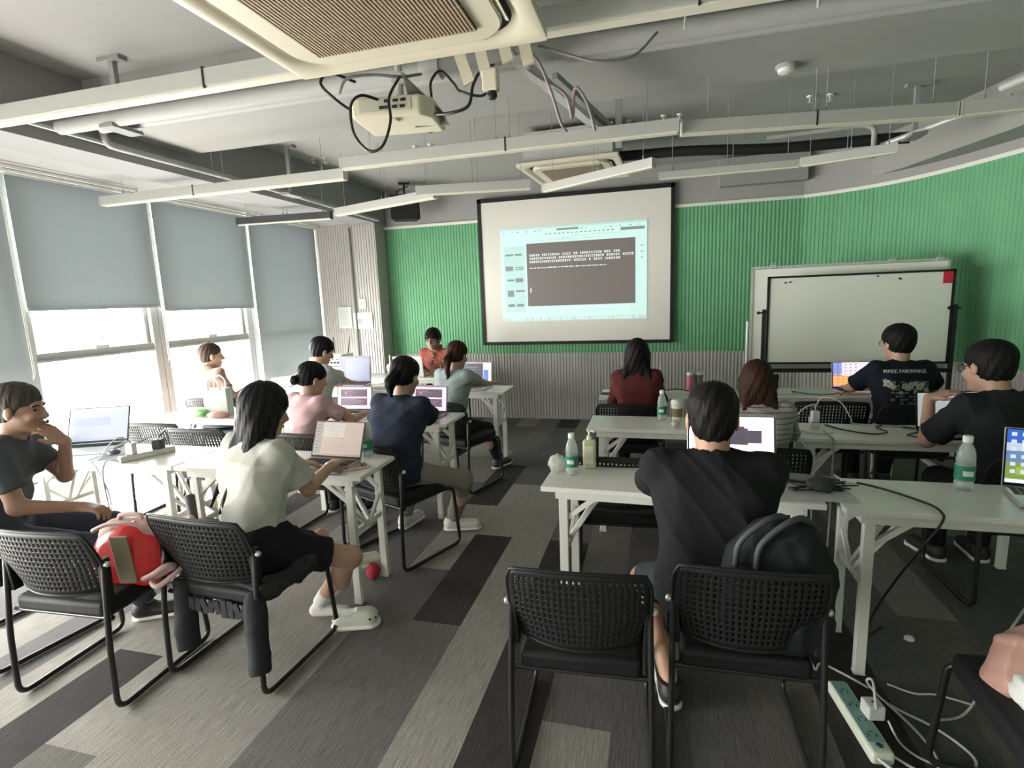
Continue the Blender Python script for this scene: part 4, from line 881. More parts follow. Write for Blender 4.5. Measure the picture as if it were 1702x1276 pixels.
def nets(V, lo, h):
    S = V < 0; c = np.array(V.shape)-1; acc = np.zeros(tuple(c)+(3,), np.float32); cnt = np.zeros(tuple(c), np.float32)
    for a in range(3):
        o = [i for i in range(3) if i != a]
        for p in (0, 1):
            for q in (0, 1):
                st = [0, 0, 0]; st[o[0]] = p; st[o[1]] = q; e = list(st); e[a] = 1
                s0 = tuple(slice(st[i], st[i]+c[i]) for i in range(3)); s1 = tuple(slice(e[i], e[i]+c[i]) for i in range(3))
                v0, v1 = V[s0], V[s1]; cr_ = S[s0] != S[s1]; idx = np.nonzero(cr_); t = v0[idx]/(v0[idx]-v1[idx])
                pos = np.zeros((len(t), 3), np.float32); pos[:, a] = t; pos[:, o[0]] = p; pos[:, o[1]] = q
                acc[idx] += pos; cnt[idx] += 1
    mk = cnt > 0; idx = np.nonzero(mk); ids = np.full(tuple(c), -1, np.int64); ids[idx] = np.arange(len(idx[0]))
    vs_ = (np.stack(idx, -1)+acc[idx]/cnt[idx][:, None])*h+lo; F = []
    for a in range(3):
        o = [(a+1) % 3, (a+2) % 3]; s0 = [slice(1, -1)]*3; s0[a] = slice(0, V.shape[a]-1); s1 = list(s0); s1[a] = slice(1, V.shape[a])
        A_, B_ = S[tuple(s0)], S[tuple(s1)]; off = np.array([1, 1, 1]); off[a] = 0
        for fl in (0, 1):
            q = np.argwhere((A_ & ~B_) if fl == 0 else (~A_ & B_))+off
            if not len(q): continue
            def g(d0, d1):
                r_ = q.copy(); r_[:, o[0]] -= d0; r_[:, o[1]] -= d1; return ids[r_[:, 0], r_[:, 1], r_[:, 2]]
            f = np.stack([g(1, 1), g(0, 1), g(0, 0), g(1, 0)], -1); F.append(f if fl == 0 else f[:, ::-1])
    F = np.concatenate(F); return vs_, F[np.all(F >= 0, 1)]
def sdf_obj(name, sd, m, parent=None, h=.008):
    v, f = sd.mesh(h); me = bpy.data.meshes.new(name)
    me.vertices.add(len(v)); me.vertices.foreach_set('co', v.astype(np.float32).ravel())
    me.loops.add(f.size); me.loops.foreach_set('vertex_index', f.astype(np.int32).ravel()); me.polygons.add(len(f))
    me.polygons.foreach_set('loop_start', np.arange(0, f.size, 4, dtype=np.int32)); me.polygons.foreach_set('loop_total', np.full(len(f), 4, np.int32))
    me.update(calc_edges=True); me.validate(); me.polygons.foreach_set('use_smooth', [True]*len(me.polygons)); me.materials.append(m)
    o = bpy.data.objects.new(name, me); COL.objects.link(o)
    if parent: o.parent = parent
    return o
def U(v): v = np.array(v, float); return v/(np.linalg.norm(v)+1e-9)
def rot(v, ax, deg):
    a = R(deg); ax = U(ax); v = np.array(v, float); return v*math.cos(a)+np.cross(ax, v)*math.sin(a)+ax*(ax@v)*(1-math.cos(a))
def ik(a, t, l1, l2, pole):
    a, t = np.array(a, float), np.array(t, float); d = t-a; L = np.linalg.norm(d); u = d/L; L = min(max(L, abs(l1-l2)+.02), (l1+l2)*.995); t = a+u*L
    x = (l1*l1-l2*l2+L*L)/(2*L); y = math.sqrt(max(0, l1*l1-x*x)); p = np.array(pole, float); p = p-u*(p@u); return a+u*x+U(p)*y, t
def hand(S_, w, fwd, nrm, side, curl=25, s=1.):     # nrm: palm faces this way; side: unit toward the thumb
    fwd, nrm = U(fwd), U(nrm); side = U(np.array(side)-fwd*(np.array(side)@fwd)); nrm = U(nrm-fwd*(nrm@fwd)); 
    side = U(side-nrm*(side@nrm)); ln = [.068, .076, .07, .054]
    for i in range(4):
        off = (.030-.0195*i)*s; b = w+fwd*(.088-.004*abs(i-1.3))*s+side*off
        S_.cap(w+side*off*.55-nrm*.001, b, .0135*s, .0115*s, k=.016); p = b; d = rot(fwd, side, 0); axs = np.cross(fwd, nrm)
        sp_ = side*(.10-.07*i)
        for j, fr in enumerate((.45, .32, .23)):
            d = rot(fwd+sp_, axs, curl*(j+.6)); q = p+U(d)*ln[i]*fr*s; S_.cap(p, q, (.0095-.0008*j)*s, (.0088-.0008*j)*s, k=.004); p = q
    b = w+fwd*.022*s+side*.022*s; m_ = b+U(fwd*.75+side*.75+nrm*.25)*.042*s; e = m_+U(fwd*.95+side*.25+nrm*.3)*.034*s
    S_.cap(w+fwd*.01*s, b, .015*s, .014*s, k=.015); S_.cap(b, m_, .013*s, .0105*s, k=.01); S_.cap(m_, e, .0105*s, .0088*s, k=.004)
def hair_mat(nm, col):
    return mat(nm, tuple(c*.7 for c in col), .55, spec=.12, noise=.45, nscale=1, bump=.9, bscale=1, stretch=(90, 90, 14))
HB = hair_mat('hair_black', (.012, .011, .012)); HD = hair_mat('hair_darkbrown', (.022, .014, .012)); HR = hair_mat('hair_reddish', (.045, .018, .012)); HG = hair_mat('hair_greyish', (.09, .08, .07)); HBr = hair_mat('hair_brown', (.05, .024, .014))
SK = mat('skin', (.44, .27, .20), .5, noise=.06, nscale=30); SKd = mat('skin_tan', (.36, .215, .155), .5, noise=.06, nscale=30); M_lip = mat('lip', (.33, .12, .10), .5); M_eye = mat('eye_dark', (.02, .015, .012), .2)
M_specs = mat('glasses', (.03, .03, .03), .3)
def cloth(nm, col): return mat(nm, col, .9, spec=.12, noise=.10, nscale=7, bump=.15, bscale=700, sheen=.0)
def folds(amp, sc_=1., seed=0, seat=None):
    rn = np.random.RandomState(seed); K = [(rn.randn(3)*np.array([20, 20, 38])*sc_, rn.rand()*6) for _ in range(5)]
    def g(P):
        w = np.sin(P@A3([7, 5, 9])+seed)*.9; o = 0
        for k_, ph in K: o = o+(1-np.abs(np.sin(.5*(P@A3(k_)+ph+w*1.7))))**2.5
        return (-amp*1.0*(o-1.0)).astype(np.float32)
    return g
def person(hip, face, label, sp):
    """hip: world x,y under the hips; face: heading in degrees (0 = +Y, positive = to the left)"""
    s = sp.get('s', 1.); root = thing('person', label, 'person', (hip[0], hip[1], 0), face); nh = sp.get('h', .009); seat = sp.get('seat', .46)
    ca, sa = math.cos(R(face)), math.sin(R(face))
    def L(p): x, y = p[0]-hip[0], p[1]-hip[1]; return np.array([ca*x+sa*y, -sa*x+ca*y, p[2]])
    lean, sl, tw = sp.get('lean', 8), sp.get('side', 0), sp.get('twist', 0)
    def dirn(l): return U([math.sin(R(sl)), math.sin(R(l)), math.cos(R(l))])
    fat = sp.get('fat', 1.)
    Pz = seat+.095*s; P0 = np.array([0, 0, Pz]); W = P0+.18*s*dirn(lean*.5-4); C = W+.17*s*dirn(lean); Sh = C+.115*s*dirn(lean*1.3); N = Sh+.055*s*dirn(lean*1.3+6)
    rx = np.array([math.cos(R(tw)), math.sin(R(tw)), 0]); rxh = U(rx*.5+np.array([.5, 0, 0]))
    sd_ = dirn(lean); fwd = U(np.cross(sd_, -rx)); fwd = fwd if fwd[1] > 0 or abs(tw) > 80 else -fwd
    sw = .165*s*sp.get('sw', 1.)
    SL, SR = Sh-rx*sw-np.array([0, 0, .015]), Sh+rx*sw-np.array([0, 0, .015])
    if 'shift' in sp: pass
    sH = s*sp.get('hz', 1.07)
    hy, hp, hr_ = sp.get('head', (0, 5, 0)); Mh = np.array((Matrix.Rotation(R(tw*.6+hy), 3, 'Z') @ Matrix.Rotation(R(-hp), 3, 'X') @ Matrix.Rotation(R(hr_), 3, 'Y')))
    Hc = N+dirn(lean*1.1+8)*sp.get('neck', .062)*s+Mh@np.array([0, .012, .062*s])
    def H(x, y, z): return Hc+Mh@(np.array([x, y, z])*sH)
    skin = sp.get('skin', SK)
    B = SDF()
    B.cap(P0-rxh*.07*s, P0+rxh*.07*s, .095*s*fat, k=.05); B.cap(W-rxh*.055*s, W+rxh*.055*s, .085*s*fat, k=.08); B.cap(C-rx*.075*s, C+rx*.075*s, .098*s*fat, k=.08); B.cap(SL, SR, .045*s, k=.06)
    B.cap(Sh+fwd*.01, N+(Hc-N)*.35-Mh@np.array([0, .015, 0]), .056*s, .054*s, k=.03)
    B.cap(N, H(0, -.02, -.04), .054*s, .056*s, k=.02)
    # head
    Hp = SDF()
    for tgt in (B,):
        tgt.ell(H(0, -.012, .032), np.array([.073, .094, .080])*sH, Mh, k=.02); tgt.ell(H(0, .026, -.035), np.array([.060, .062, .078])*sH, Mh, k=.03); tgt.ell(H(0, .062, -.092), np.array([.028, .024, .022])*sH, Mh, k=.03)
        tgt.cap(H(0, .086, .01), H(0, .106, -.030), .008*sH, .013*sH, k=.012); tgt.cap(H(-.012, .093, -.036), H(.012, .093, -.036), .009*sH, k=.01)
        tgt.cap(H(-.034, .075, .022), H(.034, .075, .022), .011*sH, k=.012); tgt.ell(H(-.037, .068, -.028), np.array([.02, .02, .018])*sH, Mh, k=.02); tgt.ell(H(.037, .068, -.028), np.array([.02, .02, .018])*sH, Mh, k=.02)
        tgt.cap(H(-.016, .090, -.064), H(.016, .090, -.064), .0065*sH, k=.008)
        for q in (-1, 1): tgt.ell(H(q*.077, -.004, -.012), np.array([.009, .019, .031])*sH, Mh, k=.006)
    # arms
    ends = {}
    for q, S0, key in ((-1, SL, 'L'), (1, SR, 'R')):
        tg = sp.get('w'+key); 
        t = H(*tg[1:]) if (tg is not None and tg[0] == 'H') else L(tg) if tg is not None else P0+np.array([q*.16*s, .36*s, .06*s])
        pole = sp.get('p'+key, (q*.5, -.3, -1)); E, Wr = ik(S0, t, .275*s, .245*s, pole); ends[key] = (S0, E, Wr)
        B.cap(S0, E, .046*s*sp.get('arm', 1), .038*s*sp.get('arm', 1), k=.03); B.cap(E, Wr, .038*s*sp.get('arm', 1), .026*s, k=.02)
        hd = sp.get('h'+key); hw = U(L(np.array([hip[0], hip[1], 0])+np.array(hd)) if hd is not None else (Wr-E)*np.array([1, 1, .35])+np.array([-q*.06, .1, 0]))
        nr = sp.get('n'+key); nr = (L(np.array(nr)+np.array([hip[0], hip[1], 0]))) if nr is not None else np.array([0, 0, -1.])
        sd2 = sp.get('t'+key); sd2 = L(np.array(sd2)+np.array([hip[0], hip[1], 0])) if sd2 is not None else np.array([-q, .1, 0])
        hand(B, Wr, hw, nr, sd2, sp.get('curl', 22), s)
    # legs
    legs = []
    for q, key in ((-1, 'L'), (1, 'R')):
        hj = P0+rxh*q*.085*s+np.array([0, .0, -.005]); ft = sp.get('f'+key); ft = L(ft) if ft is not None else np.array([q*.12, .42*s, .085])
        kn, an = ik(hj, ft, .42*s, .40*s, sp.get('k'+key, (q*.12, .6, 1)))
        legs.append((hj, kn, an, q)); B.cap(hj, kn, .078*s*fat, .055*s, k=.04); B.cap(kn, an, .052*s, .034*s, k=.03); B.ell(kn+(an-kn)*.3-U(np.cross(an-kn, [1, 0, 0]))*0, np.array([.052, .054, .11])*s, k=.03)
        td_ = sp.get('toe'+key); td_ = L(np.array(td_)+np.array([hip[0], hip[1], 0])) if td_ is not None else np.array([q*.15, 1, 0]); td_[2] = 0; td_ = U(td_)
        ends['f'+key] = (an, td_); fz = an[2]
        B.cap(an+np.array([0, 0, -.045])-td_*.03, an+td_*.13+np.array([0, 0, -.055]), .030*s, .022*s, k=.02)
    sdf_obj('body', B, skin, root, sp.get('hb', .0068))
    # face
    if sp.get('face'):
        for q in (-1, 1):
            MB().ball(tuple(H(q*.031, .0785, .0)), (.013*sH, .006*sH, .0055*sH), 10).build('eye', M_eye, root, smooth='all'); MB().tube([tuple(H(q*.015, .0875, .018)), tuple(H(q*.032, .088, .023)), tuple(H(q*.05, .078, .018))], .0035*sH, 6).build('eyebrow', HB, root)
        MB().tube([tuple(H(-.024, .088, -.062)), tuple(H(0, .0965, -.063)), tuple(H(.024, .088, -.062))], [.003*sH, .0055*sH, .003*sH], 8).build('mouth', M_lip, root, smooth='all')
    if sp.get('specs'):
        g = MB()
        for q in (-1, 1):
            g.tube([tuple(H(q*.033+.024*math.cos(a*PI/6), .096, .002+.019*math.sin(a*PI/6))) for a in range(12)], .0022, 5, closed=True); g.tube([tuple(H(q*.057, .094, .008)), tuple(H(q*.080, .0, .005))], .0022, 5)
        g.tube([tuple(H(-.009, .097, .006)), tuple(H(.009, .097, .006))], .0022, 5); g.build('glasses', M_specs, root)
    # shirt
    g_ = .013; st = sp.get('sleeve', 'short'); T = SDF(); big = sp.get('loose', 1.)
    hem = P0+np.array([0, 0, sp.get('hem', -.02)])
    T.cap(P0-rxh*.07*s, P0+rxh*.07*s, (.095*fat+g_*1.2)*s*big, k=.05); T.cap(W-rxh*.06*s, W+rxh*.06*s, (.092*fat+g_)*s*big, k=.1); T.cap(C-rx*.08*s, C+rx*.08*s, (.099*fat+g_)*s*big, k=.09); T.cap(SL, SR, .045*s+g_, k=.06); T.cap(C, Sh, .09*s, .07*s, k=.05)
    for key in 'LR':
        S0, E, Wr = ends[key]
        if st == 'short': T.cap(S0, S0+(E-S0)*sp.get('slen', .68), .056*s, .064*s*big, k=.04, cut=True)
        else: T.cap(S0, E, .056*s, .054*s*big, k=.04); T.cap(E, E+(Wr-E)*(.93 if st == 'long' else .35), .052*s*big, .040*s, k=.02, cut=True)
    T.plane(hem, (0, -.15, -1)); 
    T.sub(N+(Hc-N)*-.05, N+(Hc-N)*.6-Mh@np.array([0, .015, 0]), .062*s, .066*s)
    T.fn(folds(.0045*sp.get('fold', 1.), 1., int(abs(hip[0]*100)) % 50))
    shirt = sdf_obj('shirt' if not sp.get('shirtname') else sp['shirtname'], T, sp['shirt'], root, nh*.9)
    if sp.get('collar'):
        MB().tube([tuple(N+np.array([.075*s*math.cos(a*PI/8), .07*s*math.sin(a*PI/8)-.012, .012+.012*math.sin(-a*PI/8)])) for a in range(16)], .016, 8, closed=True).build('collar', sp['shirt'], root, smooth='all')
    # trousers / skirt
    bt = sp.get('bottom', 'trousers'); T = SDF()
    T.cap(P0-rxh*.075*s-np.array([0, 0, .0]), P0+rxh*.075*s, .1*s*fat+.006, k=.05)
    T.cap(P0-rxh*.06*s+np.array([0, 0, .08]), P0+rxh*.06*s+np.array([0, 0, .08]), .085*s*fat+.01, k=.05)
    for hj, kn, an, q in legs:
        if bt == 'trousers': T.cap(hj, kn, .085*s*fat, .068*s, k=.03); T.cap(kn, an+np.array([0, 0, .01]), .066*s, .052*s, k=.03, cut=True)
        elif bt == 'shorts': T.cap(hj, hj+(kn-hj)*.82, .088*s*fat, .082*s, k=.03, cut=True)
        else: T.cap(hj, hj+(kn-hj)*.70, .095*s*fat, .085*s, k=.12, cut=True)
    if bt == 'skirt':
        m0 = (legs[0][0]+legs[1][0])/2; m1 = (legs[0][1]+legs[1][1])/2; T.cap(m0, m0+(m1-m0)*.7, .09*s, .08*s, k=.08, cut=True)
    T.fn(folds(.003, 1.1, 3)); sdf_obj({'trousers': 'trousers', 'shorts': 'shorts', 'skirt': 'skirt'}[bt], T, sp.get('pants', cloth('pants_black', (.016, .016, .02))), root, nh)
    # shoes
    for (hj, kn, an, q), key in zip(legs, ('fL', 'fR')):
        a_, td_ = ends[key]; z0 = a_[2]-.085; base = np.array([a_[0], a_[1], z0])
        if sp.get('socks'):
            K = SDF(); K.cap(an+(kn-an)*.18, an, .040*s, .038*s, k=.02, cut=False); K.cap(base+np.array([0, 0, .035])-td_*.03, base+td_*.13+np.array([0, 0, .03]), .034*s, .027*s, k=.02); sdf_obj('sock', K, sp['socks'], root, .008)
            if not (sp.get('crocs') and key == 'fL'): continue
        K = SDF(); K.cap(base+np.array([0, 0, .045])-td_*.035, base+td_*.15+np.array([0, 0, .038]), .042*s, .038*s, k=.03); K.cap(base+np.array([0, 0, .06])-td_*.02, base+np.array([0, 0, .085])-td_*.015, .042*s, .045*s, k=.03)
        K.plane(base+np.array([0, 0, .095]), (0, 0, 1)); K.plane(base+np.array([0, 0, .012]), (0, 0, -1)); K.sub(base+np.array([0, 0, .07])-td_*.015, base+np.array([0, 0, .13])-td_*.015, .034*s)
        sh_ = sdf_obj('shoe', K, sp.get('shoe', mat('shoe_black', (.02, .02, .022), .5)), root, .007)
        K = SDF(); K.cap(base+np.array([0, 0, .012])-td_*.035, base+td_*.155+np.array([0, 0, .012]), .046*s, .043*s, k=.01); K.plane(base+np.array([0, 0, .022]), (0, 0, 1)); K.plane(base+np.array([0, 0, .002]), (0, 0, -1)); sdf_obj('sole', K, sp.get('sole', M_trim), sh_, .008)
    # hair
    hs = sp.get('hair', 'short'); hm = sp.get('hairm', HB); G = SDF(); th = sp.get('hth', .012)
    hz_ = 0 if sp.get('hair', 'short') in ('long', 'bowl') else .009
    G.ell(H(0, -.016, .036+hz_), np.array([.075+th, .094+th, .082-hz_+th*1.1])*sH, Mh, k=.01)
    if hs in ('short', 'crop', 'bowl'):
        G.ell(H(0, -.036, -.024), np.array([.062+th*.3, .060+th*.4, .064])*sH, Mh, k=.05)
        if hs == 'bowl': G.ell(H(0, -.01, .02), np.array([.088, .098, .06])*sH, Mh, k=.02)
        G.ell(H(0, .09, -.045), np.array([.115, .075, .085])*sH, Mh, k=.01, sub=True)      # face opening
        for q in (-1, 1): G.ell(H(q*.085, .004, -.045), np.array([.022, .028, .045])*sH, Mh, k=.01, sub=True)
        G.plane(H(0, 0, -.088), Mh@np.array([0, .5, -1.]))
        if sp.get('fringe'): G.ell(H(0, .075, .045), np.array([.06, .026, .03])*sH, Mh, k=.01)
    else:
        if hs == 'long':
            zl = sp.get('hl', .25)
            G.ell(H(0, -.035, -.03), np.array([.090, .082, .10])*sH, Mh, k=.03); e0 = H(0, -.055, -.07); e1 = e0+np.array([0, -.03-sp.get('hy', 0), -zl])*sH
            for q in (-1, -.33, .33, 1): G.cap(e0+Mh@np.array([q*.062, -.0, 0])*sH, e1+Mh@np.array([q*.07*sp.get('hw', 1), 0, 0])+np.array([0, 0, .02*(q*q)]), .036*sH, .022*sH, k=.03)
            for q in (-1, 1): G.cap(H(q*.078, .01, .0), H(q*.085, .0, -.13), .024*sH, .018*sH, k=.03)
            if sp.get('locks'):
                for q, zz in ((-.9, .34), (-.2, .36), (.1, .33)): G.cap(e0+rx*q*.06*sH, e1+rx*q*.09*sH+np.array([0, -.055, -(zz-zl)]), .022*sH, .008*sH, k=.02)
        elif hs == 'pony':
            G.ell(H(0, -.045, -.01), np.array([.076, .070, .066])*sH, Mh, k=.03); a0 = H(0, -.115, .0); a1 = H(0, -.15, -.06); a2 = a1+np.array([0, .0, -sp.get('hl', .16)])
            G.cap(a0, a1, .028*sH, .036*sH, k=.02); G.cap(a1, a2, .034*sH, .014*sH, k=.02)
        elif hs == 'bun':
            G.ell(H(0, -.045, -.01), np.array([.076, .070, .066])*sH, Mh, k=.03); bo = sp.get('bun', (0, -.125, .0)); G.ell(H(*bo), np.array([.038, .034, .036])*sH, Mh, k=.012)
        G.ell(H(0, .085, -.05), np.array([.085, .08, .085])*sH, Mh, k=.01, sub=True)
    def strands(P):
        q = P-A3(Hc); an_ = np.arctan2(q[..., 0], q[..., 1]+.02); return (.0016*np.sin(an_*34+q[..., 2]*40)+.002*np.sin(an_*13+q[..., 2]*55+1.3)).astype(np.float32)
    G.fn(strands)
    hr = sdf_obj('hair', G, hm, root, .0068)
    if hs in ('pony', 'bun') and sp.get('tie'):
        o_ = H(0, -.11, .0); MB().lathe([(.02, -.008), (.024, 0), (.02, .008)], tuple(o_), 14, rotm(75, 0, 0)).build('hair_tie', sp['tie'], hr, smooth='all')
    return dict(root=root, shirt=shirt, ends=ends, N=N, Sh=Sh, C=C, W=W, P0=P0, H=H, rx=rx)
def D(name, col): return cloth(name, col)
gone = None
PP = {}
# front left woman
PP[6] = person((-1.76, 1.93), -22, 'person in white T-shirt and black skirt with long dark hair, at the beige screen laptop', dict(
    s=.955, lean=12, side=-6, twist=6, head=(-6, 16, 0), hair='long', hairm=hair_mat('hair_darkgrey', (.022, .021, .023)), hl=.29, hw=1.2, hy=.085, hth=.017, locks=1, shirt=D('tee_white', (.46, .46, .42)), bottom='skirt', wR=(-1.63, 2.35, .79), pR=(.45, -.5, -1), wL=(-1.86, 2.34, .79), pL=(-.8, -.4, -.6), loose=1.12, hem=-.06, slen=.72,
    fR=(-1.69, 2.24, .09), fL=(-1.74, 2.72, .09), kR=(.9, .5, .8), kL=(.2, .4, 1), toeR=(1, .25, 0), toeL=(.8, .6, 0), socks=mat('sock_white', (.62, .60, .56), .9), crocs=1, shoe=mat('clog_pale', (.56, .58, .52), .5), fat=.95))
PP[1] = person((-3.16, 1.80), -52, 'person in grey T-shirt and jeans at the left edge, chin on one hand', dict(
    s=.99, lean=14, twist=0, head=(-10, 6, 0), hair='short', hairm=HG, hth=.008, shirt=D('tee_greyblue', (.075, .085, .10)), pants=D('jeans', (.05, .062, .085)), skin=SKd, wR=(-2.80, 1.93, .66), pR=(.3, -.5, -.8), hR=(.10, .03, -.02), wL=('H', -.01, .17, -.16), pL=(-.1, .3, -1), hL=(-.05, -.06, .10), nL=(-1, -.4, .3), tL=(0, -1, .3), curl=38, fR=(-2.62, 2.05, .085), fL=(-2.9, 2.35, .085), face=1))
PP[5] = person((-1.60, 3.02), -24, 'person in navy T-shirt and grey trousers with a ponytail, at the middle left table', dict(
    s=.95, lean=12, twist=14, side=-2, head=(6, 16, 0), hair='pony', hl=.08, tie=M_cream, shirt=D('tee_navy', (.028, .035, .055)), loose=1.13, hem=-.06, slen=.8, pants=D('pants_taupe', (.22, .20, .17)), wR=(-1.54, 3.50, .79), pR=(.9, -.3, -.7), wL=(-1.78, 3.48, .79), pL=(-.8, -.2, -.7), fR=(-1.38, 3.38, .09), kR=(.8, .3, 1), fL=(-1.74, 3.36, .09), toeR=(.9, .25, 0), toeL=(.2, 1, 0), shoe=mat('sneaker_white', (.58, .57, .52), .6)))
PP[4] = person((-2.39, 3.17), -8, 'person in pink T-shirt with hair in a low bun, at the middle left table', dict(
    s=.90, lean=15, side=-3, twist=-10, head=(-22, 16, 0), hair='bun', bun=(0, -.128, -.03), tie=M_cream, shirt=D('tee_pink', (.50, .33, .35)), wR=(-2.14, 3.56, .79), pR=(.9, -.3, -.6), wL=(-2.4, 3.55, .79), slen=.7))
PP[2] = person((-4.22, 4.24), -14, 'person in pale pink shirt with short hair sitting against the bright window', dict(
    s=.97, lean=5, head=(-24, 4, 0), hair='short', hairm=hair_mat('hair_auburn', (.07, .045, .035)), hth=.006, shirt=D('shirt_palepink', (.31, .205, .175)), fold=2.2, loose=1.15, sleeve='long', collar=1, wR=(-3.92, 4.45, .82), wL=(-4.3, 4.55, .7)))
PP[3] = person((-3.16, 4.42), -12, 'person in white T-shirt with short black hair, at the third left table', dict(
    s=1.0, lean=10, twist=-16, head=(-14, 22, 0), hair='short', hth=.014, shirt=D('tee_white2', (.46, .47, .46)), loose=1.1, wR=(-3.06, 4.92, .80), pR=(1, -.3, -.5), wL=(-3.3, 4.85, .79), slen=.8, hem=-.05))
PP[8] = person((-1.73, 4.30), -16, 'person in light grey blue T-shirt with a brown ponytail', dict(
    s=.94, lean=12, twist=-6, side=1, head=(6, 12, 0), hair='pony', hairm=HBr, hl=.16, shirt=D('tee_greyblue_light', (.26, .31, .31)), wR=(-1.50, 4.90, .79), pR=(.9, -.1, -.8), wL=(-1.8, 4.85, .79), hR=(.05, .08, 0), fR=(-1.46, 4.78, .09), fL=(-1.95, 5.0, .09), shoe=mat('sneaker_dark', (.06, .06, .05), .6), pants=D('pants_dark', (.02, .02, .024))))
PP[7] = person((-2.60, 6.22), 176, 'person in red patterned shirt facing the room behind the pale laptop', dict(
    s=.99, lean=16, head=(6, 8, 0), hair='bowl', fringe=1, specs=1, face=1, shirt=D('shirt_red', (.30, .09, .07)), sleeve='half', collar=1, wR=(-2.72, 5.92, .80), wL=(-2.46, 5.90, .80), skin=SKd))
PP[9] = person((-.14, 4.28), 0, 'person in dark red top with long black hair, seen from behind under the screen', dict(
    s=.93, lean=7, head=(0, 5, 0), hair='long', hairm=HB, hl=.15, hw=1.45, hy=.02, shirt=D('top_maroon', (.10, .025, .024)), sleeve='half', sw=.9, wL=(-.32, 4.66, .78), wR=(.02, 4.68, .78), pL=(-.25, -.2, -1), pR=(.3, -.2, -1)))
PP[11] = person((.56, 3.20), 0, 'person in striped grey top with reddish brown hair, behind the glaring laptop', dict(
    s=.88, lean=8, head=(4, 12, 0), hair='long', hairm=HR, hl=.15, hw=1.15, hy=.02, shirt=D('top_striped', (.33, .31, .29)), sleeve='long', loose=1.12, wL=(.42, 3.60, .78), wR=(.76, 3.62, .78), pants=D('pants_teal', (.02, .045, .05))))
PP[12] = person((1.73, 4.42), 6, 'person in black T-shirt with a flower print on the back, facing the whiteboard', dict(
    s=1.0, lean=9, head=(14, 6, 0), hair='short', hth=.016, shirt=D('tee_black_print', (.013, .015, .022)), loose=1.1, wL=(1.52, 4.90, .79), wR=(1.98, 4.90, .79), pL=(-.8, -.3, -.7), pR=(.9, -.3, -.5), slen=.82, fold=.8, specs=1))
PP[13] = person((1.78, 3.12), 8, 'person in black T-shirt at the right, resting the chin on a raised hand', dict(
    s=1.02, lean=14, side=-11, twist=8, head=(10, 12, 6), hair='short', hth=.012, shirt=D('tee_charcoal', (.019, .021, .023)), loose=1.12, skin=SKd, wL=(1.47, 3.42, .985), pL=(-.35, .7, -1), hL=(.08, -.02, .035), nL=(.4, 0, -1), tL=(.3, -.8, .2), wR=(2.1, 3.5, .79), slen=.82, face=1, specs=1, hem=-.05))
PP[10] = person((.20, 1.93), 0, 'person in black T-shirt and shorts at the nearest right table, seen from behind', dict(
    s=.98, hz=1.1, neck=.05, lean=8, head=(0, 9, 0), hair='short', hairm=hair_mat('hair_black2', (.014, .013, .012)), hth=.007, shirt=D('tee_black', (.016, .016, .018)), loose=1.16, fat=1.06, sw=1.16, skin=mat('skin_warm', (.42, .24, .16), .5), wL=(.08, 2.42, .79), pL=(-1, -.35, -.45), wR=(.42, 2.44, .79), pR=(1, -.35, -.45), slen=.9, hem=-.08, bottom='shorts', pants=D('shorts_grey', (.035, .04, .045)), fL=(.06, 2.02, .09), kL=(-.45, 1, .6), fR=(.5, 2.45, .09), h=.008, specs=1, arm=1.1))
# ---------- printed shirt of person 12
def project(verts, bvh, d, off=.004):
    out = []
    for v in verts:
        loc, n_, i_, ds = bvh.ray_cast(Vector(v)-Vector(d)*.5, Vector(d)); out.append(tuple(loc-Vector(d)*off) if loc else None)
    return out
def bvh_of(o): me = o.data; return BVHTree.FromPolygons([v.co.copy() for v in me.vertices], [tuple(p.vertices) for p in me.polygons])
def printed(P, items, name, m):
    b = bvh_of(P['shirt']); mb = MB()
    for vs_, fs in items:
        q = project(vs_, b, (0, 1, 0)); fs = [f for f in fs if all(q[i] is not None for i in f)]; q = [x or (0, 0, 0) for x in q]; mb.add(q, fs)
    return mb.build(name, m, P['shirt'], smooth='all')
def text_mesh(body, size):
    cu = bpy.data.curves.new('t', 'FONT'); cu.body = body; cu.size = size; cu.align_x = 'CENTER'; cu.offset = size*.02
    o = bpy.data.objects.new('t', cu); COL.objects.link(o); dg = bpy.context.evaluated_depsgraph_get(); me = bpy.data.meshes.new_from_object(o.evaluated_get(dg))
    r_ = ([tuple(v.co) for v in me.vertices], [tuple(p.vertices) for p in me.polygons]); bpy.data.objects.remove(o); bpy.data.meshes.remove(me); return r_
P = PP[12]; zc = P['Sh'][2]
v, f = text_mesh('MARK FAIRWHALE', .032); cx0 = P['C'][0]-.02
printed(P, [([(x+cx0, -.2, y+zc-.025) for x, y, _ in v], f)], 'printed_lettering', mat('print_white', (.48, .48, .45), .8))
def disc(cx_, cz, r, n=10, pet=0.):
    vs_ = [(cx_, -.2, cz)]+[(cx_+r*(1+pet*math.cos(5*a*2*PI/n))*math.cos(2*PI*a/n), -.2, cz+r*(1+pet*math.cos(5*a*2*PI/n))*math.sin(2*PI*a/n)) for a in range(n)]
    return vs_, [(0, 1+k, 1+(k+1) % n) for k in range(n)]
rn = random.Random(2); gr, fl, ce = [], [], []
for a in range(9):
    for b_ in range(8): x = cx0-.10+.027*a; z = zc-.27+.025*b_; gr.append(([(x, -.2, z), (x+.022, -.2, z+rn.uniform(-.004, .004)), (x+.024, -.2, z+.014), (x, -.2, z+.016)], [(0, 1, 2, 3)])) if rn.random() < .75 else None
printed(P, gr, 'printed_garden', mat('print_grey2', (.11, .115, .10), .8))
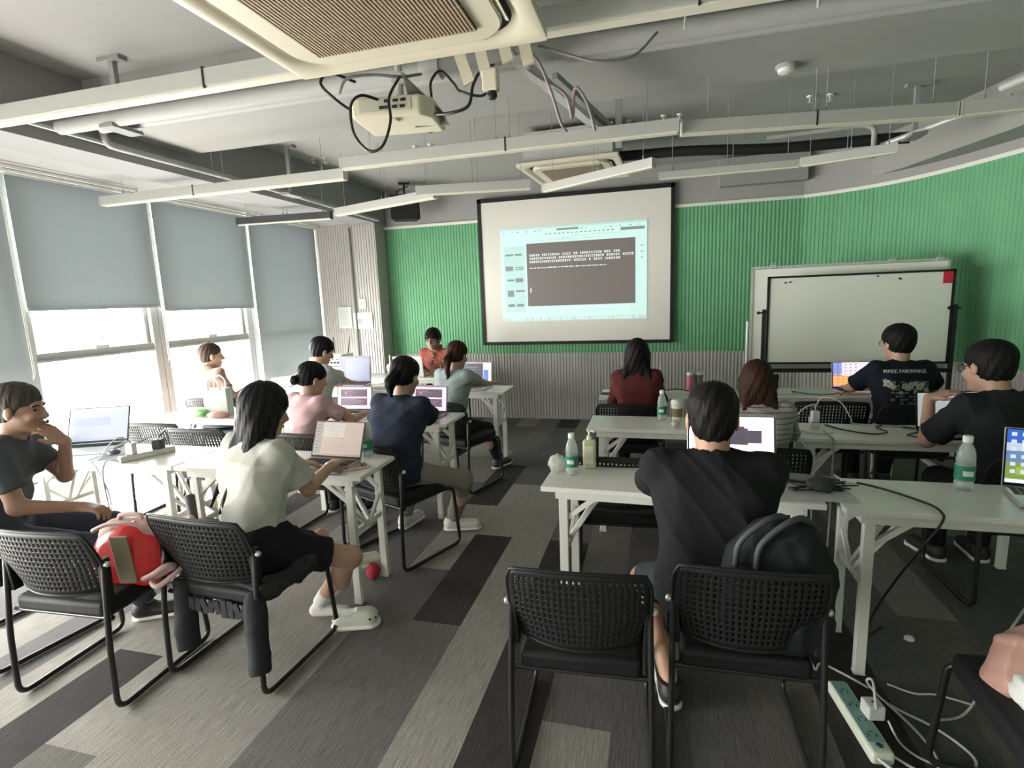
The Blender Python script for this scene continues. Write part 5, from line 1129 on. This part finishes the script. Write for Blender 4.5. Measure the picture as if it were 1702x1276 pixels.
for x, z, r in ((-.12, -.17, .024), (-.09, -.19, .016), (-.02, -.185, .022), (.02, -.18, .022), (.0, -.20, .018), (.075, -.19, .024), (.05, -.165, .014), (.12, -.21, .016), (.13, -.235, .02), (-.04, -.23, .012), (.05, -.225, .012), (-.13, -.15, .012), (.1, -.17, .012)):
    fl.append(disc(cx0+x, zc+z+.07, r, 30, .22)); ce.append(disc(cx0+x, zc+z+.07, r*.3, 8))
b0 = printed(P, fl, 'printed_flowers', mat('print_petal', (.40, .38, .34), .8)); b0.location = (0, -.0015, 0)
b0 = printed(P, ce, 'printed_flower_centres', mat('print_core', (.25, .10, .10), .8)); b0.location = (0, -.003, 0)
# presenter print patches + microphone
P = PP[7]; zz = P['C'][2]; b = bvh_of(P['shirt'])
def front_print(P, items, name, m, off=.003):
    mb = MB()
    for vs_, fs in items:
        q = project([(x, 0, z) for x, _, z in vs_], b, (0, -1, 0), off); q = [x or (0, 0, 0) for x in q]; mb.add(q, [f[::-1] for f in fs])
    mb.build(name, m, P['shirt'])
rn = random.Random(4)
front_print(P, [disc(rn.uniform(-.03, .03), zz-.12+.03*k, rn.uniform(.012, .022), 12, .3) for k in range(9)], 'printed_dark_motif', mat('motif_dark', (.03, .03, .02), .8))
front_print(P, [disc(rn.uniform(-.04, .03), zz-.10+.04*k, .009, 10, .3) for k in range(6)], 'printed_yellow_motif', mat('motif_yellow', (.45, .30, .05), .8), .005)
st_ = []
for k in range(9):
    x = -.16+.04*k
    if abs(x) > .05: st_.append(([(x, 0, zz-.14), (x+.006, 0, zz-.14), (x+.006, 0, zz-.05), (x, 0, zz-.05), (x, 0, zz+.04), (x+.006, 0, zz+.04)], [(0, 1, 2, 3), (3, 2, 5, 4)]))
front_print(P, st_, 'printed_stripes', mat('motif_pale', (.55, .28, .22), .8), .004)
# stripes on person 11
P = PP[11]; stp = []
for k in range(14):
    z = P['C'][2]-.22+.028*k; xs = [-.26+.02*i for i in range(27)]; stp.append(([(x, 0, z) for x in xs]+[(x, 0, z+.006) for x in xs], [(i, i+1, 27+i+1, 27+i) for i in range(26)]))
printed(P, stp, 'printed_stripes', mat('stripe_dark', (.12, .10, .11), .8))
# ---------------------------------------------------------------- bags
def bag_sdf(t, nm, c, r, m, h=.009, fold=.006, extra=None, seed=3):
    S_ = SDF(); S_.ell(c, r, k=.03); S_.cap((c[0]-r[0]*.6, c[1], c[2]-r[2]*.6), (c[0]+r[0]*.6, c[1], c[2]-r[2]*.6), r[1]*.8, k=.05)
    if extra: extra(S_)
    S_.plane((0, 0, c[2]-r[2]), (0, 0, -1)); S_.fn(folds(fold, 1., seed)); return sdf_obj(nm, S_, m, t, h)
t = thing('backpack', 'pink and clear red backpack with an olive band, propped on the lower left chair', 'backpack', (-2.225, 1.71, .455), 14)
bag_sdf(t, 'bag_body', (0, 0, .125), (.155, .085, .135), mat('bag_red', (.72, .035, .04), .35, noise=.15, nscale=20), fold=.004)
bag_sdf(t, 'top_panel', (0, .03, .215), (.14, .07, .055), mat('bag_pink', (.52, .34, .31), .6, noise=.1), seed=9)
MB().box((.03, -.093, .13), (.075, .012, .22), rotm(6, 0, 0)).build('front_band', mat('bag_olive', (.33, .29, .20), .8), t, bev=.004)
MB().tube(spline([(-.12, -.05, .245), (-.05, -.05, .272), (.05, -.05, .272), (.13, -.03, .225), (.158, -.02, .15), (.14, -.03, .06)], 6), .009, 8).build('piping', mat('bag_pinkpipe', (.58, .40, .38), .5), t, smooth='all')
MB().tube(spline([(-.05, .02, .265), (-.04, .02, .285), (.04, .02, .285), (.05, .02, .265)], 5), .010, 8).build('grab_handle', mat('bag_pinkpipe', (.58, .40, .38), .5), t, smooth='all')
MB().tube(spline([(.10, -.09, .04), (.16, -.11, .07), (.21, -.10, .10), (.22, -.06, .08), (.17, -.06, .05), (.13, -.08, .03), (.18, -.12, .02), (.24, -.09, .06), (.25, -.06, .07)], 6), .012, 8).build('ribbon_strap', mat('bag_pinkpipe', (.58, .40, .38), .5), t, smooth='all')
t = thing('black_bag', 'black and brown bag with a stubby handle lying on the chair behind the white T-shirt', 'bag', (-2.10, 1.98, .455), -30)
o = bag_sdf(t, 'bag_body', (0, 0, .07), (.15, .10, .085), mat('bag_black', (.018, .018, .02), .6)); MB().tube([(-.08, -.02, .10), (-.20, .0, .235)], [.018, .024], 12).build('handle', mat('handle_dark', (.05, .05, .05), .5), t, smooth=True)
MB().tube(spline([(-.05, -.06, .08), (-.04, -.05, .17), (.03, -.05, .18), (.06, -.05, .10)], 5), .016, 8).build('brown_strap', mat('strap_brown', (.22, .15, .10), .7), t, smooth='all')
t = thing('backpack', 'dark backpack wedged between the black T-shirt man and his chair back', 'backpack', (.385, 1.765, .455), -6)
bag_sdf(t, 'bag_body', (0, 0, .22), (.17, .085, .235), mat('pack_dark', (.015, .017, .019), .75, spec=.2), fold=.006)
for k, dx in enumerate((-.06, .0)): MB().tube(spline([(dx-.07, -.07, .30), (dx-.06, -.075, .38), (dx, -.06, .445), (dx+.06, -.02, .46), (dx+.11, .04, .40)], 6), .010, 8).build('strap', mat('strap_dark', (.045, .05, .052), .6), t, smooth='all')
t = thing('handbag', 'soft dusty pink leather bag on the corner chair at lower right', 'bag', (1.13, 1.74, .455), 10)
bag_sdf(t, 'bag_body', (0, 0, .07), (.17, .11, .105), mat('leather_pink', (.42, .24, .20), .5, noise=.12), fold=.010)
MB().tube(spline([(-.12, -.03, .12), (-.06, -.06, .17), (.04, -.06, .18), (.12, -.03, .13)], 6), .010, 8).build('strap', mat('leather_dark', (.2, .1, .08), .5), t, smooth='all')
t = tag(crumple('folded_cloth', (1.00, 1.60, .505), (.05, .075, .05), mat('cloth_white', (.6, .6, .58), .8), 21, .45), 'white folded cloth at the right edge in front of the pink bag', 'cloth')
# jacket hanging over the seat of the front left woman
t = thing('jacket', 'black jacket draped over the seat of the woman in white, sleeves hanging to the floor', 'jacket', (-1.80, 1.88, 0), -3)
J = SDF(); J.cap((-.20, -.13, .44), (.22, -.13, .44), .035, k=.03); J.cap((-.18, .1, .46), (.26, .1, .47), .03, k=.1); J.cap((.24, -.1, .45), (.26, .12, .45), .045, .04, k=.05); J.fn(folds(.008, 1.2, 5)); sdf_obj('jacket_body', J, mat('jacket_black', (.017, .018, .022), .85), t, .009)
for s_, z1 in ((-.17, .12), (.21, .07)):
    J = SDF(); J.cap((s_, -.17, .42), (s_+.02, -.20, z1+.05), .042, .048, k=.02, cut=True); J.fn(folds(.004, 1.2, 7)); sdf_obj('sleeve', J, mat('jacket_black', (.017, .018, .022), .85), t, .008)
J = MB(); rn = random.Random(3)
for k in range(9): x = -.11+.035*k; J.box((x, -.19, .375), (.03, .008, .05+.03*rn.random()), rotm(0, rn.uniform(-25, 25), 0))
J.build('frilled_hem', mat('jacket_black', (.017, .018, .022), .85), t)
# red flowery thing under the first table
tag(crumple('red_pouch', (-1.62, 2.66, .045), (.04, .04, .045), mat('red_pouch', (.45, .03, .05), .6), 31, .4), 'small red pouch on the floor behind the first table leg', 'pouch')
tag(crumple('paper_scrap', (1.13, 2.62, .012), (.02, .02, .012), mat('scrap', (.6, .6, .58), .7), 33, .4), 'small white paper scrap on the carpet under the near right table', 'paper scrap')

t = thing('clog', 'pale clog with round holes standing beside the front leg of the first left table', 'shoe', (-1.49, 2.20, 0), -70)
K = SDF(); K.cap((0, -.05, .05), (0, .09, .045), .045, .05, k=.03); K.plane((0, 0, .015), (0, 0, -1)); K.plane((0, -.03, .085), (0, -.55, 1)); K.sub((0, -.06, .07), (0, .0, .09), .034); M_clog = mat('clog_pale', (.56, .58, .52), .5)
sdf_obj('upper', K, M_clog, t, .006)
K = SDF(); K.cap((0, -.05, .012), (0, .095, .012), .05, .054, k=.01); K.plane((0, 0, .024), (0, 0, 1)); K.plane((0, 0, .002), (0, 0, -1)); sdf_obj('sole', K, M_trim, t, .007)
for a in range(5): MB().tube([(.043*math.cos(R(20+a*35)), .085+.045*math.sin(R(20+a*35)), .055), (.052*math.cos(R(20+a*35)), .085+.055*math.sin(R(20+a*35)), .055)], .006, 8).build('hole', M_dark, t)
